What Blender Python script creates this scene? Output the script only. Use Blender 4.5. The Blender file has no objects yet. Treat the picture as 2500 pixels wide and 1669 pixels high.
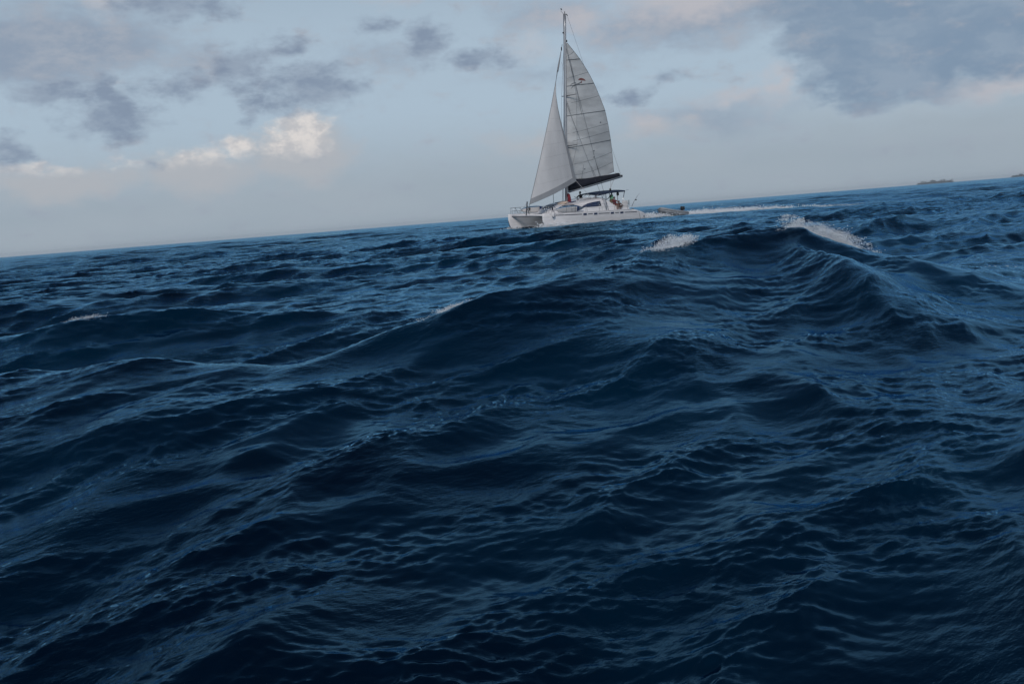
import bpy, bmesh, math, random
import numpy as np
from mathutils import Matrix, Vector

sc = bpy.context.scene
COL = sc.collection
rad = math.radians

# ------------------------------------------------------------------ camera
CAM_Z = 1.8
PITCH = rad(7.1435)
ROLL = rad(4.528)
_f = Vector((0, math.cos(PITCH), -math.sin(PITCH)))
_r = Vector((1, 0, 0))
_u = _r.cross(_f)
_r2 = _r * math.cos(ROLL) - _u * math.sin(ROLL)
_u2 = _u * math.cos(ROLL) + _r * math.sin(ROLL)
cam_d = bpy.data.cameras.new('camera')
cam_d.sensor_width = 36.0
cam_d.lens = 36.0 * 2430.0 / 2500.0
cam_d.clip_start = 0.05
cam_d.clip_end = 40000
cam = bpy.data.objects.new('camera', cam_d)
COL.objects.link(cam)
_m = Matrix((_r2, _u2, -_f)).transposed().to_4x4()
_m.translation = Vector((0, 0, CAM_Z))
cam.matrix_world = _m
sc.camera = cam

# ------------------------------------------------------------------ render look
sc.view_settings.view_transform = 'Standard'
sc.view_settings.look = 'None'
sc.view_settings.gamma = 1.0
sc.view_settings.exposure = 0.0
sc.view_settings.use_curve_mapping = False
sc.render.engine = 'CYCLES'
sc.cycles.use_denoising = True
sc.cycles.max_bounces = 8
sc.cycles.volume_bounces = 2
sc.cycles.sample_clamp_indirect = 4.0

# ------------------------------------------------------------------ node helper
class NT:
    def __init__(s, tree):
        s.t = tree
        s.t.nodes.clear()
    def n(s, typ, **kw):
        nd = s.t.nodes.new(typ)
        for k, v in kw.items():
            setattr(nd, k, v)
        return nd
    def put(s, sock, v):
        if v is None:
            return
        if isinstance(v, bpy.types.NodeSocket):
            s.t.links.new(v, sock)
        else:
            sock.default_value = v
    def m(s, op, a, b=None, c=None, clamp=False):
        nd = s.n('ShaderNodeMath', operation=op, use_clamp=clamp)
        s.put(nd.inputs[0], a); s.put(nd.inputs[1], b); s.put(nd.inputs[2], c)
        return nd.outputs[0]
    def v(s, op, a, b=None, c=None):
        nd = s.n('ShaderNodeVectorMath', operation=op)
        s.put(nd.inputs[0], a); s.put(nd.inputs[1], b)
        if c is not None:
            s.put(nd.inputs[3 if op == 'SCALE' else 2], c)
        return nd.outputs['Value'] if op in ('LENGTH', 'DOT_PRODUCT', 'DISTANCE') else nd.outputs['Vector']
    def ss(s, x, lo, hi, a=0.0, b=1.0):
        nd = s.n('ShaderNodeMapRange', interpolation_type='SMOOTHSTEP')
        s.put(nd.inputs['Value'], x)
        for k, q in (('From Min', lo), ('From Max', hi), ('To Min', a), ('To Max', b)):
            s.put(nd.inputs[k], q)
        return nd.outputs[0]
    def mix(s, f, a, b, mode='MIX'):
        nd = s.n('ShaderNodeMix', data_type='RGBA', blend_type=mode)
        s.put(nd.inputs[0], f); s.put(nd.inputs[6], a); s.put(nd.inputs[7], b)
        return nd.outputs[2]
    def noise(s, vec, scale, detail=4.0, rough=0.5, dist=0.0, out='Fac'):
        nd = s.n('ShaderNodeTexNoise')
        s.put(nd.inputs['Vector'], vec)
        nd.inputs['Scale'].default_value = scale
        nd.inputs['Detail'].default_value = detail
        nd.inputs['Roughness'].default_value = rough
        nd.inputs['Distortion'].default_value = dist
        return nd.outputs[out]
    def xyz(s, x, y, z):
        nd = s.n('ShaderNodeCombineXYZ')
        s.put(nd.inputs[0], x); s.put(nd.inputs[1], y); s.put(nd.inputs[2], z)
        return nd.outputs[0]

# ------------------------------------------------------------------ sun and sky
SUN_EL, SUN_AZ = rad(30), rad(-168)       # azimuth from +Y towards +X: behind the camera, a little to the left, through thin cloud
sun_d = bpy.data.lights.new('sun', 'SUN')
sun_d.energy = 1.8
sun_d.angle = rad(15)
sun_d.color = (1.0, 0.92, 0.86)
sun = bpy.data.objects.new('sun', sun_d)
COL.objects.link(sun)
_sd = Vector((math.sin(SUN_AZ) * math.cos(SUN_EL), math.cos(SUN_AZ) * math.cos(SUN_EL), math.sin(SUN_EL)))
sun.rotation_euler = _sd.to_track_quat('Z', 'Y').to_euler()
sun.location = _sd * 60

world = bpy.data.worlds.new('World')
sc.world = world
world.use_nodes = True
w = NT(world.node_tree)
sky = w.n('ShaderNodeTexSky', sky_type='NISHITA')
sky.sun_disc = False
sky.sun_elevation = SUN_EL
sky.sun_rotation = SUN_AZ
sky.air_density = 1.2
sky.dust_density = 1.0
sky.ozone_density = 2.0
d = w.v('NORMALIZE', w.n('ShaderNodeTexCoord').outputs['Generated'])
sep = w.n('ShaderNodeSeparateXYZ'); w.put(sep.inputs[0], d)
DEG = 180 / math.pi
az = w.m('MULTIPLY', w.m('ARCTAN2', sep.outputs[0], sep.outputs[1]), DEG)
el = w.m('MULTIPLY', w.m('ARCSINE', w.m('MINIMUM', w.m('MAXIMUM', sep.outputs[2], -1.0), 1.0)), DEG)
p0 = w.xyz(az, el, 0.0)
# wind-torn edges: the lookup is pushed about by two noises
pw = w.v('MULTIPLY', p0, (0.34, 0.55, 1.0))
n1 = w.noise(pw, 1.0, 4.0, 0.6, out='Color')
warp = w.v('MULTIPLY', w.v('SUBTRACT', n1, (0.5, 0.5, 0.5)), (5.2, 2.6, 0.0))
p1 = w.v('ADD', p0, warp)
fb = w.noise(w.v('MULTIPLY', p0, (0.42, 0.8, 1.0)), 1.0, 6.0, 0.62)
fbs = w.m('SUBTRACT', fb, 0.5)

def blobs(items, power=1.0):
    acc = None
    for (cu, cv, ru, rv, amp) in items:
        nd = w.n('ShaderNodeVectorMath', operation='MULTIPLY_ADD')
        w.put(nd.inputs[0], p1); nd.inputs[1].default_value = (1.0 / ru, 1.0 / rv, 0.0); nd.inputs[2].default_value = (-cu / ru, -cv / rv, 0.0)
        val = w.m('MULTIPLY_ADD', w.v('LENGTH', nd.outputs[0]), -amp, amp)
        acc = w.m('MAXIMUM', 0.0 if acc is None else acc, val)
    return acc
# (azimuth, elevation, half width, half height in degrees, weight)
DARK = [(-16.6, 12.3, 4.0, 1.3, 1.0), (-23.0, 8.3, 2.6, 1.1, 0.8), (-20.6, 6.8, 3.4, 1.7, 1.05), (-20.9, 8.1, 1.3, 1.2, .8),
        (-17.2, 8.1, 2.7, 1.0, 0.7), (-13.7, 9.1, 2.3, 1.7, 0.9), (-13.1, 7.2, 1.4, 1.2, 0.75), (-10.0, 7.8, 3.8, 1.6, 1.05),
        (-11.4, 9.9, 2.3, 0.9, 0.6), (-25.6, 5.3, 1.7, 1.1, 0.85), (-3.4, 9.8, 2.1, 1.6, 0.9), (-0.4, 8.8, 3.0, 0.9, 0.8),
        (-6.0, 10.8, 1.6, 1.0, .55), (7.2, 6.4, 2.1, 1.0, 0.8), (10.0, 6.8, 1.6, .7, 0.45), (-19.0, 4.1, 1.3, .5, .5)]
BANK = [(22.6, 7.9, 8.6, 4.6, 1.5), (29.0, 10.0, 10.0, 6.0, 1.4), (19.0, 11.5, 7.0, 4.5, 1.1), (36.0, 8.0, 9.0, 5.0, 1.2)]
LAV = [(-23.5, 10.4, 9.5, 2.6, 1.35), (-32.0, 10.5, 11.0, 3.2, 1.2), (-15.0, 9.4, 6.0, 1.6, .7), (11.0, 9.9, 10.0, 2.2, 1.0), (4.0, 10.6, 6.0, 1.8, .7),
       (12.0, 4.6, 8.0, 1.5, .6), (-6.0, 9.3, 5.0, 1.4, .5), (3.0, 7.8, 6.0, 1.2, .45)]
LIT = [(-10.7, 5.5, 1.9, 1.7, 1.25), (-11.6, 4.9, 2.0, 1.2, .9), (-14.3, 5.1, 1.7, 0.9, 0.9), (-15.6, 4.7, 2.2, .8, .7), (-17.2, 4.5, 2.0, 0.85, 0.75), (-23.6, 4.3, 2.4, 0.5, 0.6), (-20.2, 4.2, 1.6, .5, .55)]
PINK = [(8.6, 4.3, 2.6, 0.9, 0.8), (11.6, 10.8, 6.5, 1.6, 1.1), (15.3, 5.9, 1.3, 1.9, .7), (5.0, 10.4, 3.6, 1.2, .7), (-19.6, 12.9, 3.4, 1.4, .9), (13.5, 5.5, 4.0, .8, .6), (26.5, 4.6, 5.0, 1.0, .7), (-5.0, 12.6, 4.0, 1.0, .6), (2.5, 9.2, 3.0, 1.0, .5)]
f_pink = w.ss(w.m('ADD', blobs(PINK), w.m('MULTIPLY', fbs, 1.0)), 0.0, 0.9)
PALE = [(-11.0, 4.3, 4.8, 2.3, 1.1), (-16.5, 3.7, 5.5, 1.7, 1.0), (-23.0, 3.4, 6.0, 1.5, 1.0), (2.0, 4.0, 5.0, 1.2, .6), (9.0, 4.0, 4.0, 1.0, .5)]
f_pale = w.ss(w.m('ADD', blobs(PALE), w.m('MULTIPLY', fbs, 0.7)), 0.05, 0.75)
f_dark = w.ss(w.m('ADD', blobs(DARK), w.m('MULTIPLY', fbs, 1.2)), 0.0, 0.72)
f_bank = w.ss(w.m('ADD', blobs(BANK), w.m('MULTIPLY', fbs, 0.9)), 0.06, 0.55)
f_lav = w.ss(w.m('ADD', blobs(LAV), w.m('MULTIPLY', fbs, 1.2)), -0.05, 0.85)
f_lit = w.m('MULTIPLY', w.ss(w.m('ADD', blobs(LIT), w.m('MULTIPLY', fbs, 1.2)), 0.02, 0.78), w.ss(w.m('ADD', el, w.m('MULTIPLY', fbs, 1.5)), 3.5, 5.0, 0.25, 1.0))
# the same kind of broken cloud carries on over the rest of the sky
zz = w.m('ADD', w.m('MAXIMUM', sep.outputs[2], 0.0), 0.12)
pl = w.xyz(w.m('DIVIDE', sep.outputs[0], zz), w.m('DIVIDE', sep.outputs[1], zz), 0.0)
fo = w.noise(pl, 0.9, 4.0, 0.56)
f_over = w.ss(fo, 0.50, 0.70)
away = w.m('MAXIMUM', w.ss(el, 11.5, 17.0), w.ss(w.m('ABSOLUTE', az), 29.0, 36.0))
above = w.ss(el, 2.0, 9.0)
f_over = w.m('MULTIPLY', f_over, w.m('MULTIPLY', away, above))

bg_sky = w.n('ShaderNodeBackground'); w.put(bg_sky.inputs[0], sky.outputs[0]); bg_sky.inputs[1].default_value = 0.045
nsky = bg_sky.outputs[0]
def cloud(prev, fac, col, k=1.0):
    bg = w.n('ShaderNodeBackground'); w.put(bg.inputs[0], col); bg.inputs[1].default_value = 1.0
    mx = w.n('ShaderNodeMixShader')
    w.put(mx.inputs[0], w.m('MULTIPLY', fac, k)); w.put(mx.inputs[1], prev); w.put(mx.inputs[2], bg.outputs[0])
    return mx.outputs[0]
def rgb(r, g, b):
    return (r, g, b, 1.0)
# thin high veil, then the murk along the horizon, then the clouds
sh = cloud(nsky, w.ss(el, 25.0, 9.0), rgb(0.415, 0.525, 0.635), 0.92)
mottle = w.mix(w.noise(w.v('MULTIPLY', p0, (0.10, 0.35, 1.0)), 1.0, 2.0, 0.5), rgb(0.30, 0.37, 0.435), rgb(0.375, 0.43, 0.485))
sh = cloud(sh, w.ss(w.m('ADD', el, w.m('MULTIPLY', fbs, 2.5)), 6.6, 1.6), mottle, 0.92)
sh = cloud(sh, f_lav, w.mix(w.ss(fb, .35, .65), rgb(0.255, 0.32, 0.42), rgb(0.345, 0.39, 0.465)), 0.92)
sh = cloud(sh, f_over, rgb(0.13, 0.18, 0.27), 0.6)
puff = w.noise(w.v('MULTIPLY', p1, (0.22, 0.5, 1.0)), 1.0, 4.0, 0.55)
sh = cloud(sh, f_bank, w.mix(w.ss(puff, .36, .68), rgb(0.19, 0.272, 0.385), rgb(0.265, 0.34, 0.44)), 0.88)
sh = cloud(sh, f_pink, rgb(0.52, 0.505, 0.535), 0.75)
sh = cloud(sh, f_pale, rgb(0.43, 0.45, 0.485), 0.85)
lit_c = w.mix(w.ss(w.noise(w.v('MULTIPLY', p0, (1.1, 1.6, 1.0)), 1.0, 4.0, 0.6), 0.36, 0.62), rgb(0.52, 0.52, 0.54), rgb(0.72, 0.685, 0.665))
sh = cloud(sh, f_lit, lit_c, 0.92)
sh = cloud(sh, f_dark, w.mix(w.ss(fb, .40, .66), rgb(0.29, 0.355, 0.45), rgb(0.20, 0.262, 0.365)), 0.85)
wo = w.n('ShaderNodeOutputWorld')
w.put(wo.inputs[0], sh)

# ------------------------------------------------------------------ object helpers
def link(o, parent=None):
    COL.objects.link(o)
    if parent is not None:
        o.parent = parent
    return o
def tag(o, label=None, cat=None, group=None, kind=None):
    if label: o['label'] = label
    if cat: o['category'] = cat
    if group: o['group'] = group
    if kind: o['kind'] = kind
    return o
def empty(name, loc=(0, 0, 0), rot=None):
    o = bpy.data.objects.new(name, None)
    o.empty_display_size = 0.3
    o.location = loc
    if rot is not None:
        o.rotation_euler = rot
    return link(o)
def mesh_obj(name, verts, faces, mats, parent=None, smooth=False, fmat=None):
    me = bpy.data.meshes.new(name)
    me.from_pydata([tuple(v) for v in verts], [], faces)
    me.update()
    if not isinstance(mats, (list, tuple)):
        mats = [mats]
    for q in mats:
        me.materials.append(q)
    if smooth:
        me.polygons.foreach_set('use_smooth', [True] * len(me.polygons))
    if fmat is not None:
        me.polygons.foreach_set('material_index', fmat)
    return link(bpy.data.objects.new(name, me), parent)
def mat(name, col, rough=0.5, metal=0.0, var=0.0, vscale=3.0, bump=0.0, bscale=30.0, spec=0.5, trans=0.0, stretch=(1, 1, 1), coat=0.0):
    """procedural material: colour mottled by noise, optional fine relief"""
    mt = bpy.data.materials.new(name)
    mt.use_nodes = True
    t = NT(mt.node_tree)
    out = t.n('ShaderNodeOutputMaterial')
    b = t.n('ShaderNodeBsdfPrincipled')
    tc = t.v('MULTIPLY', t.n('ShaderNodeTexCoord').outputs['Object'], stretch)
    c = (*col, 1.0)
    if var > 0:
        f = t.noise(tc, vscale, 6.0, 0.6)
        lo = tuple(max(0, x * (1 - var)) for x in col) + (1.0,)
        hi = tuple(min(1, x * (1 + var * 0.6)) for x in col) + (1.0,)
        t.put(b.inputs['Base Color'], t.mix(t.ss(f, 0.3, 0.7), lo, hi))
    else:
        b.inputs['Base Color'].default_value = c
    b.inputs['Roughness'].default_value = rough
    b.inputs['Metallic'].default_value = metal
    b.inputs['Specular IOR Level'].default_value = spec
    b.inputs['Coat Weight'].default_value = coat
    if bump > 0:
        bp = t.n('ShaderNodeBump')
        bp.inputs['Strength'].default_value = 1.0
        bp.inputs['Distance'].default_value = bump
        t.put(bp.inputs['Height'], t.noise(tc, bscale, 4.0, 0.6))
        t.put(b.inputs['Normal'], bp.outputs[0])
    sh_ = b.outputs[0]
    if trans > 0:
        tr = t.n('ShaderNodeBsdfTranslucent')
        tr.inputs[0].default_value = c
        mx = t.n('ShaderNodeMixShader')
        mx.inputs[0].default_value = trans
        t.put(mx.inputs[1], sh_); t.put(mx.inputs[2], tr.outputs[0])
        sh_ = mx.outputs[0]
    t.put(out.inputs[0], sh_)
    return mt

# ------------------------------------------------------------------ the sea
BOAT = Vector((6.80, 92.2, 0.633))
def fft_tile(N, L, seed, lmin, lmax, theta, spread, slope, fall, back=0.08):
    rng = np.random.default_rng(seed)
    k = 2 * np.pi * np.fft.fftfreq(N, L / N)
    kx, ky = np.meshgrid(k, k, indexing='ij')
    K = np.hypot(kx, ky); K[0, 0] = 1.0
    lam = 2 * np.pi / K
    win = 1 / (1 + (lam / lmax) ** 8) / (1 + (lmin / lam) ** 8)
    c = (kx * math.cos(theta) + ky * math.sin(theta)) / K
    dirw = np.where(c > 0, np.abs(c) ** spread, back * np.abs(c) ** spread) + 0.02
    A = K ** (-fall) * win * dirw
    A[0, 0] = 0
    Hh = (rng.normal(size=(N, N)) + 1j * rng.normal(size=(N, N))) * A
    def inv(q): return np.real(np.fft.ifft2(q))
    sl = np.sqrt(np.mean(inv(1j * kx * Hh) ** 2 + inv(1j * ky * Hh) ** 2))
    Hh *= slope / sl
    return [inv(Hh).astype(np.float32), inv(-1j * kx / K * Hh).astype(np.float32), inv(-1j * ky / K * Hh).astype(np.float32)]
def sample(tiles, L, x, y):
    N = tiles[0].shape[0]
    fx = (x / L * N) % N; fy = (y / L * N) % N
    i0 = np.floor(fx).astype(np.int32); j0 = np.floor(fy).astype(np.int32)
    tx = (fx - i0).astype(np.float32); ty = (fy - j0).astype(np.float32)
    i0 %= N; j0 %= N
    i1 = (i0 + 1) % N; j1 = (j0 + 1) % N
    out = []
    for t in tiles:
        out.append((t[i0, j0] * (1 - tx) + t[i1, j0] * tx) * (1 - ty) + (t[i0, j1] * (1 - tx) + t[i1, j1] * tx) * ty)
    return out
def sstep(x, a, b):
    t = np.clip((x - a) / (b - a), 0, 1)
    return t * t * (3 - 2 * t)

# the large nearby waves: crest lines (x, y, height) with face width and back width in metres
RIDGES = [
    # the big peaked wave: its long crest, low and near on the left, rising away to the right
    ([(-9.0, 12.0, .35), (-5.1, 10.8, .54), (-4.0, 10.7, .58), (-3.15, 10.5, .50), (-2.2, 10.4, .42), (-1.75, 10.7, .47), (-1.33, 11.2, .66), (-.87, 11.7, .76),
      (-.36, 12.2, .87), (.48, 13.0, .92), (1.57, 14.5, 1.02), (2.25, 15.8, 1.13), (3.45, 17.5, 1.18), (4.9, 18.6, 1.26), (5.7, 18.0, 1.2), (6.6, 18.6, .75), (8.6, 20.0, .15)], 3.0, 2.1),
    # its shoulder running back towards the camera
    ([(5.2, 18.2, 1.05), (5.15, 15.5, .92), (5.05, 13.9, .74), (4.9, 12.4, .40), (4.8, 11.0, .0)], 2.1, 1.6),
    # wave behind on the left
    ([(-13.0, 17.0, .2), (-8.5, 16.9, .42), (-7.6, 17.2, .55), (-6.0, 18.0, .58), (-4.4, 18.2, .40), (-2.0, 18.4, .2)], 2.2, 1.8),
    # steps on the face
    ([(.1, 9.7, .0), (.7, 9.9, .10), (1.5, 10.0, .20), (2.2, 10.6, .15), (3.0, 11.6, .0)], 0.8, 0.9),
    # the near wave at the foot of the picture
    ([(-3.4, 3.4, .0), (-2.2, 3.6, .05), (-1.5, 4.0, .16), (-1.1, 4.25, .27), (-.75, 4.2, .17), (-.2, 3.9, .0)], 0.5, 0.8),
    ([(-2.6, 5.2, .0), (-1.5, 6.2, .16), (-.7, 7.2, .18), (.1, 8.0, .10)], 0.6, 0.9),
    ([(2.0, 8.2, .0), (2.8, 8.6, .14), (3.6, 9.0, .05)], 0.6, 0.7),
    ([(-4.4, 8.2, .0), (-3.2, 8.6, .16), (-2.0, 9.0, .10), (-1.0, 9.2, .0)], 0.6, 0.8),
]
HN, HL = 640, 64.0          # grid 0.1 m, x in [-32, 32), y in [-8, 56)
def hand_waves():
    gx, gy = np.meshgrid(np.arange(HN) * HL / HN - 32.0, np.arange(HN) * HL / HN - 8.0, indexing='ij')
    rng = np.random.default_rng(5)
    # wobble the ground plan so that crests are not ruled lines
    wt = fft_tile(HN, HL, 77, 2.5, 9.0, 0.6, 0.0, 0.55, 1.6)
    wx = gx + wt[1] * 0.38; wy = gy + wt[2] * 0.38
    z = np.full_like(gx, -0.22)
    for ri, (pts, wf, wb) in enumerate(RIDGES):
        best = np.full_like(gx, 1e9); hh = np.zeros_like(gx); sg = np.ones_like(gx)
        for a, b in zip(pts[:-1], pts[1:]):
            ax, ay, ah = a; bx, by, bh = b
            dx, dy = bx - ax, by - ay
            l2 = dx * dx + dy * dy
            t = np.clip(((wx - ax) * dx + (wy - ay) * dy) / l2, 0, 1)
            qx, qy = wx - (ax + t * dx), wy - (ay + t * dy)
            dd = np.hypot(qx, qy)
            up = dd < best
            best = np.where(up, dd, best)
            hh = np.where(up, ah + t * (bh - ah), hh)
            sg = np.where(up, np.sign(dx * qy - dy * qx), sg)   # + : left of the line = behind
        wdt = np.where(sg > 0, wb, wf)
        if ri < 3:
            z = np.maximum(z, -0.22 + np.maximum(hh + 0.22, 0) * np.exp(-(best / wdt) ** 1.35))
        else:
            z += np.maximum(hh, 0) * np.exp(-(best / wdt) ** 1.5)
    k = 2 * np.pi * np.fft.fftfreq(HN, HL / HN)
    kx, ky = np.meshgrid(k, k, indexing='ij'); K = np.hypot(kx, ky); K[0, 0] = 1
    edge = sstep(np.hypot(gx, gy - 8), 27, 20)
    Z = np.fft.fft2((z + 0.22) * edge) * np.exp(-(K * 0.17) ** 2 / 2)
    Z[0, 0] = Z[0, 0]
    inv = lambda q: np.real(np.fft.ifft2(q)).astype(np.float32)
    return [inv(Z), inv(-1j * kx / K * Z * (K > 0.35)), inv(-1j * ky / K * Z * (K > 0.35))]
HAND = hand_waves()
TH = rad(-52)
B0 = fft_tile(512, 260.0, 3, 5.0, 34.0, rad(-70), 4, 0.105, 2.1)
B1 = fft_tile(1024, 71.0, 11, 2.0, 5.5, TH, 5.0, 0.12, 1.9)
B1b = fft_tile(1024, 37.0, 19, 0.45, 2.0, TH + 0.12, 2.8, 0.20, 1.6)
B2 = fft_tile(1024, 15.3, 23, 0.05, 0.60, TH, 1.5, 0.28, 1.38, back=.2)
def rot(x, y, a):
    c, s = math.cos(a), math.sin(a)
    return x * c - y * s, x * s + y * c
def sea_at(x, y, dr):
    """displaced surface for rest points x, y; dr is the local mesh step, short waves fade where it cannot carry them"""
    x = np.asarray(x, np.float64); y = np.asarray(y, np.float64); dr = np.asarray(dr)
    r = np.hypot(x, y)
    near = sstep(np.hypot(x, y - 8), 27, 17)
    rb = np.hypot(x - BOAT.x - 2, y - BOAT.y)
    calm = sstep(rb, 30, 11)
    ox = np.zeros_like(x); oy = np.zeros_like(x); oz = np.zeros_like(x)
    h, dx, dy = sample(HAND, HL, x + 32, y + 8)
    inside = (np.abs(x) < 31) & (y > -7.5) & (y < 55)
    h = np.where(inside, h, 0); dx = np.where(inside, dx, 0); dy = np.where(inside, dy, 0)
    face = sstep(h, .25, .75) * near            # the big wave's face is stretched smooth
    oz += h - 0.22 * near; ox -= .8 * dx * near; oy -= .8 * dy * near
    h, dx, dy = sample(B0, 260.0, x + 31, y + 17)
    f = (1 - near * 0.85) * (1 - calm * 0.85) * sstep(r, 4500, 1200)
    oz += h * f; ox -= 1.0 * dx * f; oy -= 1.0 * dy * f
    oz += calm * BOAT.z
    h0 = h * f
    h, dx, dy = sample(B1, 71.0, x + 5, y + 3)
    f = sstep(dr, 2.2, 0.7) * (1 - 0.45 * calm) * (1 - 0.75 * near) * (1 - 0.25 * sstep(r, 60, 200))
    oz += h * f; ox -= 1.15 * dx * f; oy -= 1.15 * dy * f
    h1 = h * f
    a, b = rot(x, y, -0.2)
    h, dx, dy = sample(B1b, 37.0, a + 9, b)
    dx, dy = rot(dx, dy, 0.2)
    f = sstep(dr, 0.75, 0.25) * (1 - 0.3 * calm) * (1 - 0.12 * near) * (1 - 0.45 * face)
    oz += h * f; ox -= 1.2 * dx * f; oy -= 1.2 * dy * f
    a, b = rot(x, y, 0.31)
    h, dx, dy = sample(B2, 15.3, a, b)
    dx, dy = rot(dx, dy, -0.31)
    f = sstep(dr, 0.20, 0.07)
    g1 = sample([B1[1]], 71.0, x * 2.1 + 20, y * 2.1 + 7)[0]; g2 = sample([B0[2]], 260.0, x * 9.0, y * 9.0 + 40)[0]
    gust = 0.30 + 0.95 * sstep(g1 / (B1[1].std() + 1e-6) + 1.1 * g2 / (B0[2].std() + 1e-6), -1.9, 1.9)     # cat's paws: smooth and ruffled patches
    oz += h * f * gust; ox -= 0.5 * dx * f * gust; oy -= 0.5 * dy * f * gust
    return x + ox, y + oy, oz, h0 + 1.0 * h1

rs = [2.0]
while rs[-1] < 420: rs.append(rs[-1] + max(0.012, 0.0049 * rs[-1]))
while rs[-1] < 9000: rs.append(rs[-1] * 1.03)
rs = np.array(rs)
half = rad(42)
ths = np.concatenate([np.linspace(-math.pi, -half, 60)[:-1], np.linspace(-half, half, 1040), np.linspace(half, math.pi, 60)[1:]])
TR, TT = np.meshgrid(rs, ths, indexing='ij')
DR = np.gradient(rs)[:, None] * np.ones_like(TT)
DR = np.maximum(DR, TR * np.gradient(ths)[None, :] * 0.8)
sx, sy, sz, hsum = sea_at(TR * np.sin(TT), TR * np.cos(TT), DR)
nr, nt = TR.shape
co = np.stack([sx, sy, sz], -1).reshape(-1, 3).astype(np.float32)
# foam on the water: breaking crests, white caps and wakes (how white each point of the surface is)
def heading(deg):
    return Vector((math.cos(rad(deg)), math.sin(rad(deg)), 0))
BOAT_YAW = rad(-90 - 52.56)
FWD = Vector((math.cos(BOAT_YAW), math.sin(BOAT_YAW), 0))
PORT = Vector((-FWD.y, FWD.x, 0))
foam = np.zeros_like(sx)
# (x, y, half length, half width, direction in degrees, strength)
CREST_FOAM = [(5.85, 18.4, .8, .2, 15, 1.1), (4.9, 18.6, .6, .2, 10, .7), (2.75, 16.55, .5, .11, 50, 1.0), (3.2, 17.1, .5, .2, 45, .5), (-.75, 11.85, .40, .08, 42, .75),
              (-7.4, 17.3, .35, .12, 20, .5), (-5.9, 18.0, .4, .1, 5, .4), (5.3, 15.2, .22, .10, 80, .6), (10.6, 22.3, 1.6, .35, 5, .55), (8.3, 16.6, .7, .12, 0, .4)]
for (fx, fy, fl, fw, fa, fs) in CREST_FOAM:
    c, s = math.cos(rad(fa)), math.sin(rad(fa))
    a = ((sx - fx) * c + (sy - fy) * s) / fl
    b = (-(sx - fx) * s + (sy - fy) * c) / fw
    foam = np.maximum(foam, fs * np.exp(-(a * a + b * b) * 0.9))
# white caps further out, where the crests stand highest
capn = sample([B0[1]], 260.0, sx * 2.3 + 60, sy * 2.3)[0]
cap = sstep(hsum, 0.52, 0.78) * sstep(capn, 0.05, 0.5) * sstep(TR, 25, 60)
foam = np.maximum(foam, 0.9 * cap)
def wake(x0, y0, length, w0, w1, strength):
    """streak running aft from a point"""
    global foam
    a = -((sx - x0) * FWD.x + (sy - y0) * FWD.y)
    b = (sx - x0) * PORT.x + (sy - y0) * PORT.y
    b = b + 0.35 * np.sin(a * 0.55) + 0.2 * np.sin(a * 1.37 + 1)
    t = np.clip(a / length, 0, 1)
    ww = w0 + (w1 - w0) * t
    f = np.exp(-(b / ww) ** 2) * sstep(a, -0.4, 0.5) * (1 - t) ** 0.5 * (a < length)
    foam = np.maximum(foam, strength * f)
for s in (-1, 1):
    q = BOAT + FWD * -5.6 + PORT * 2.4 * s
    wake(q.x, q.y, 30, .9, 1.6, 1.0 if s > 0 else .7)
    q = BOAT + FWD * 5.9 + PORT * (2.4 * s)
    wake(q.x, q.y, 6.5, .45, 1.3, 1.1)
    wake(q.x, q.y, 13, .3, 1.25, .42)
DGY = BOAT + FWD * -11.1 + PORT * 1.5
wake(DGY.x + FWD.x * 1.3, DGY.y + FWD.y * 1.3, 36, 1.3, 2.0, 1.5)

def grid_mesh(name, co, nr, nt, attr, m):
    idx = np.arange(nr * nt, dtype=np.int32).reshape(nr, nt)
    q = np.stack([idx[:-1, :-1], idx[1:, :-1], idx[1:, 1:], idx[:-1, 1:]], -1).reshape(-1, 4)[:, ::-1]
    me = bpy.data.meshes.new(name)
    me.vertices.add(len(co)); me.vertices.foreach_set('co', co.ravel())
    me.loops.add(q.size); me.loops.foreach_set('vertex_index', np.ascontiguousarray(q).ravel())
    me.polygons.add(len(q))
    me.polygons.foreach_set('loop_start', np.arange(0, q.size, 4, dtype=np.int32))
    me.polygons.foreach_set('use_smooth', np.ones(len(q), dtype=bool))
    at = me.attributes.new('foam', 'FLOAT', 'POINT')
    at.data.foreach_set('value', attr.astype(np.float32).ravel())
    me.materials.append(m)
    me.update(calc_edges=True)
    return link(bpy.data.objects.new(name, me))

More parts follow.
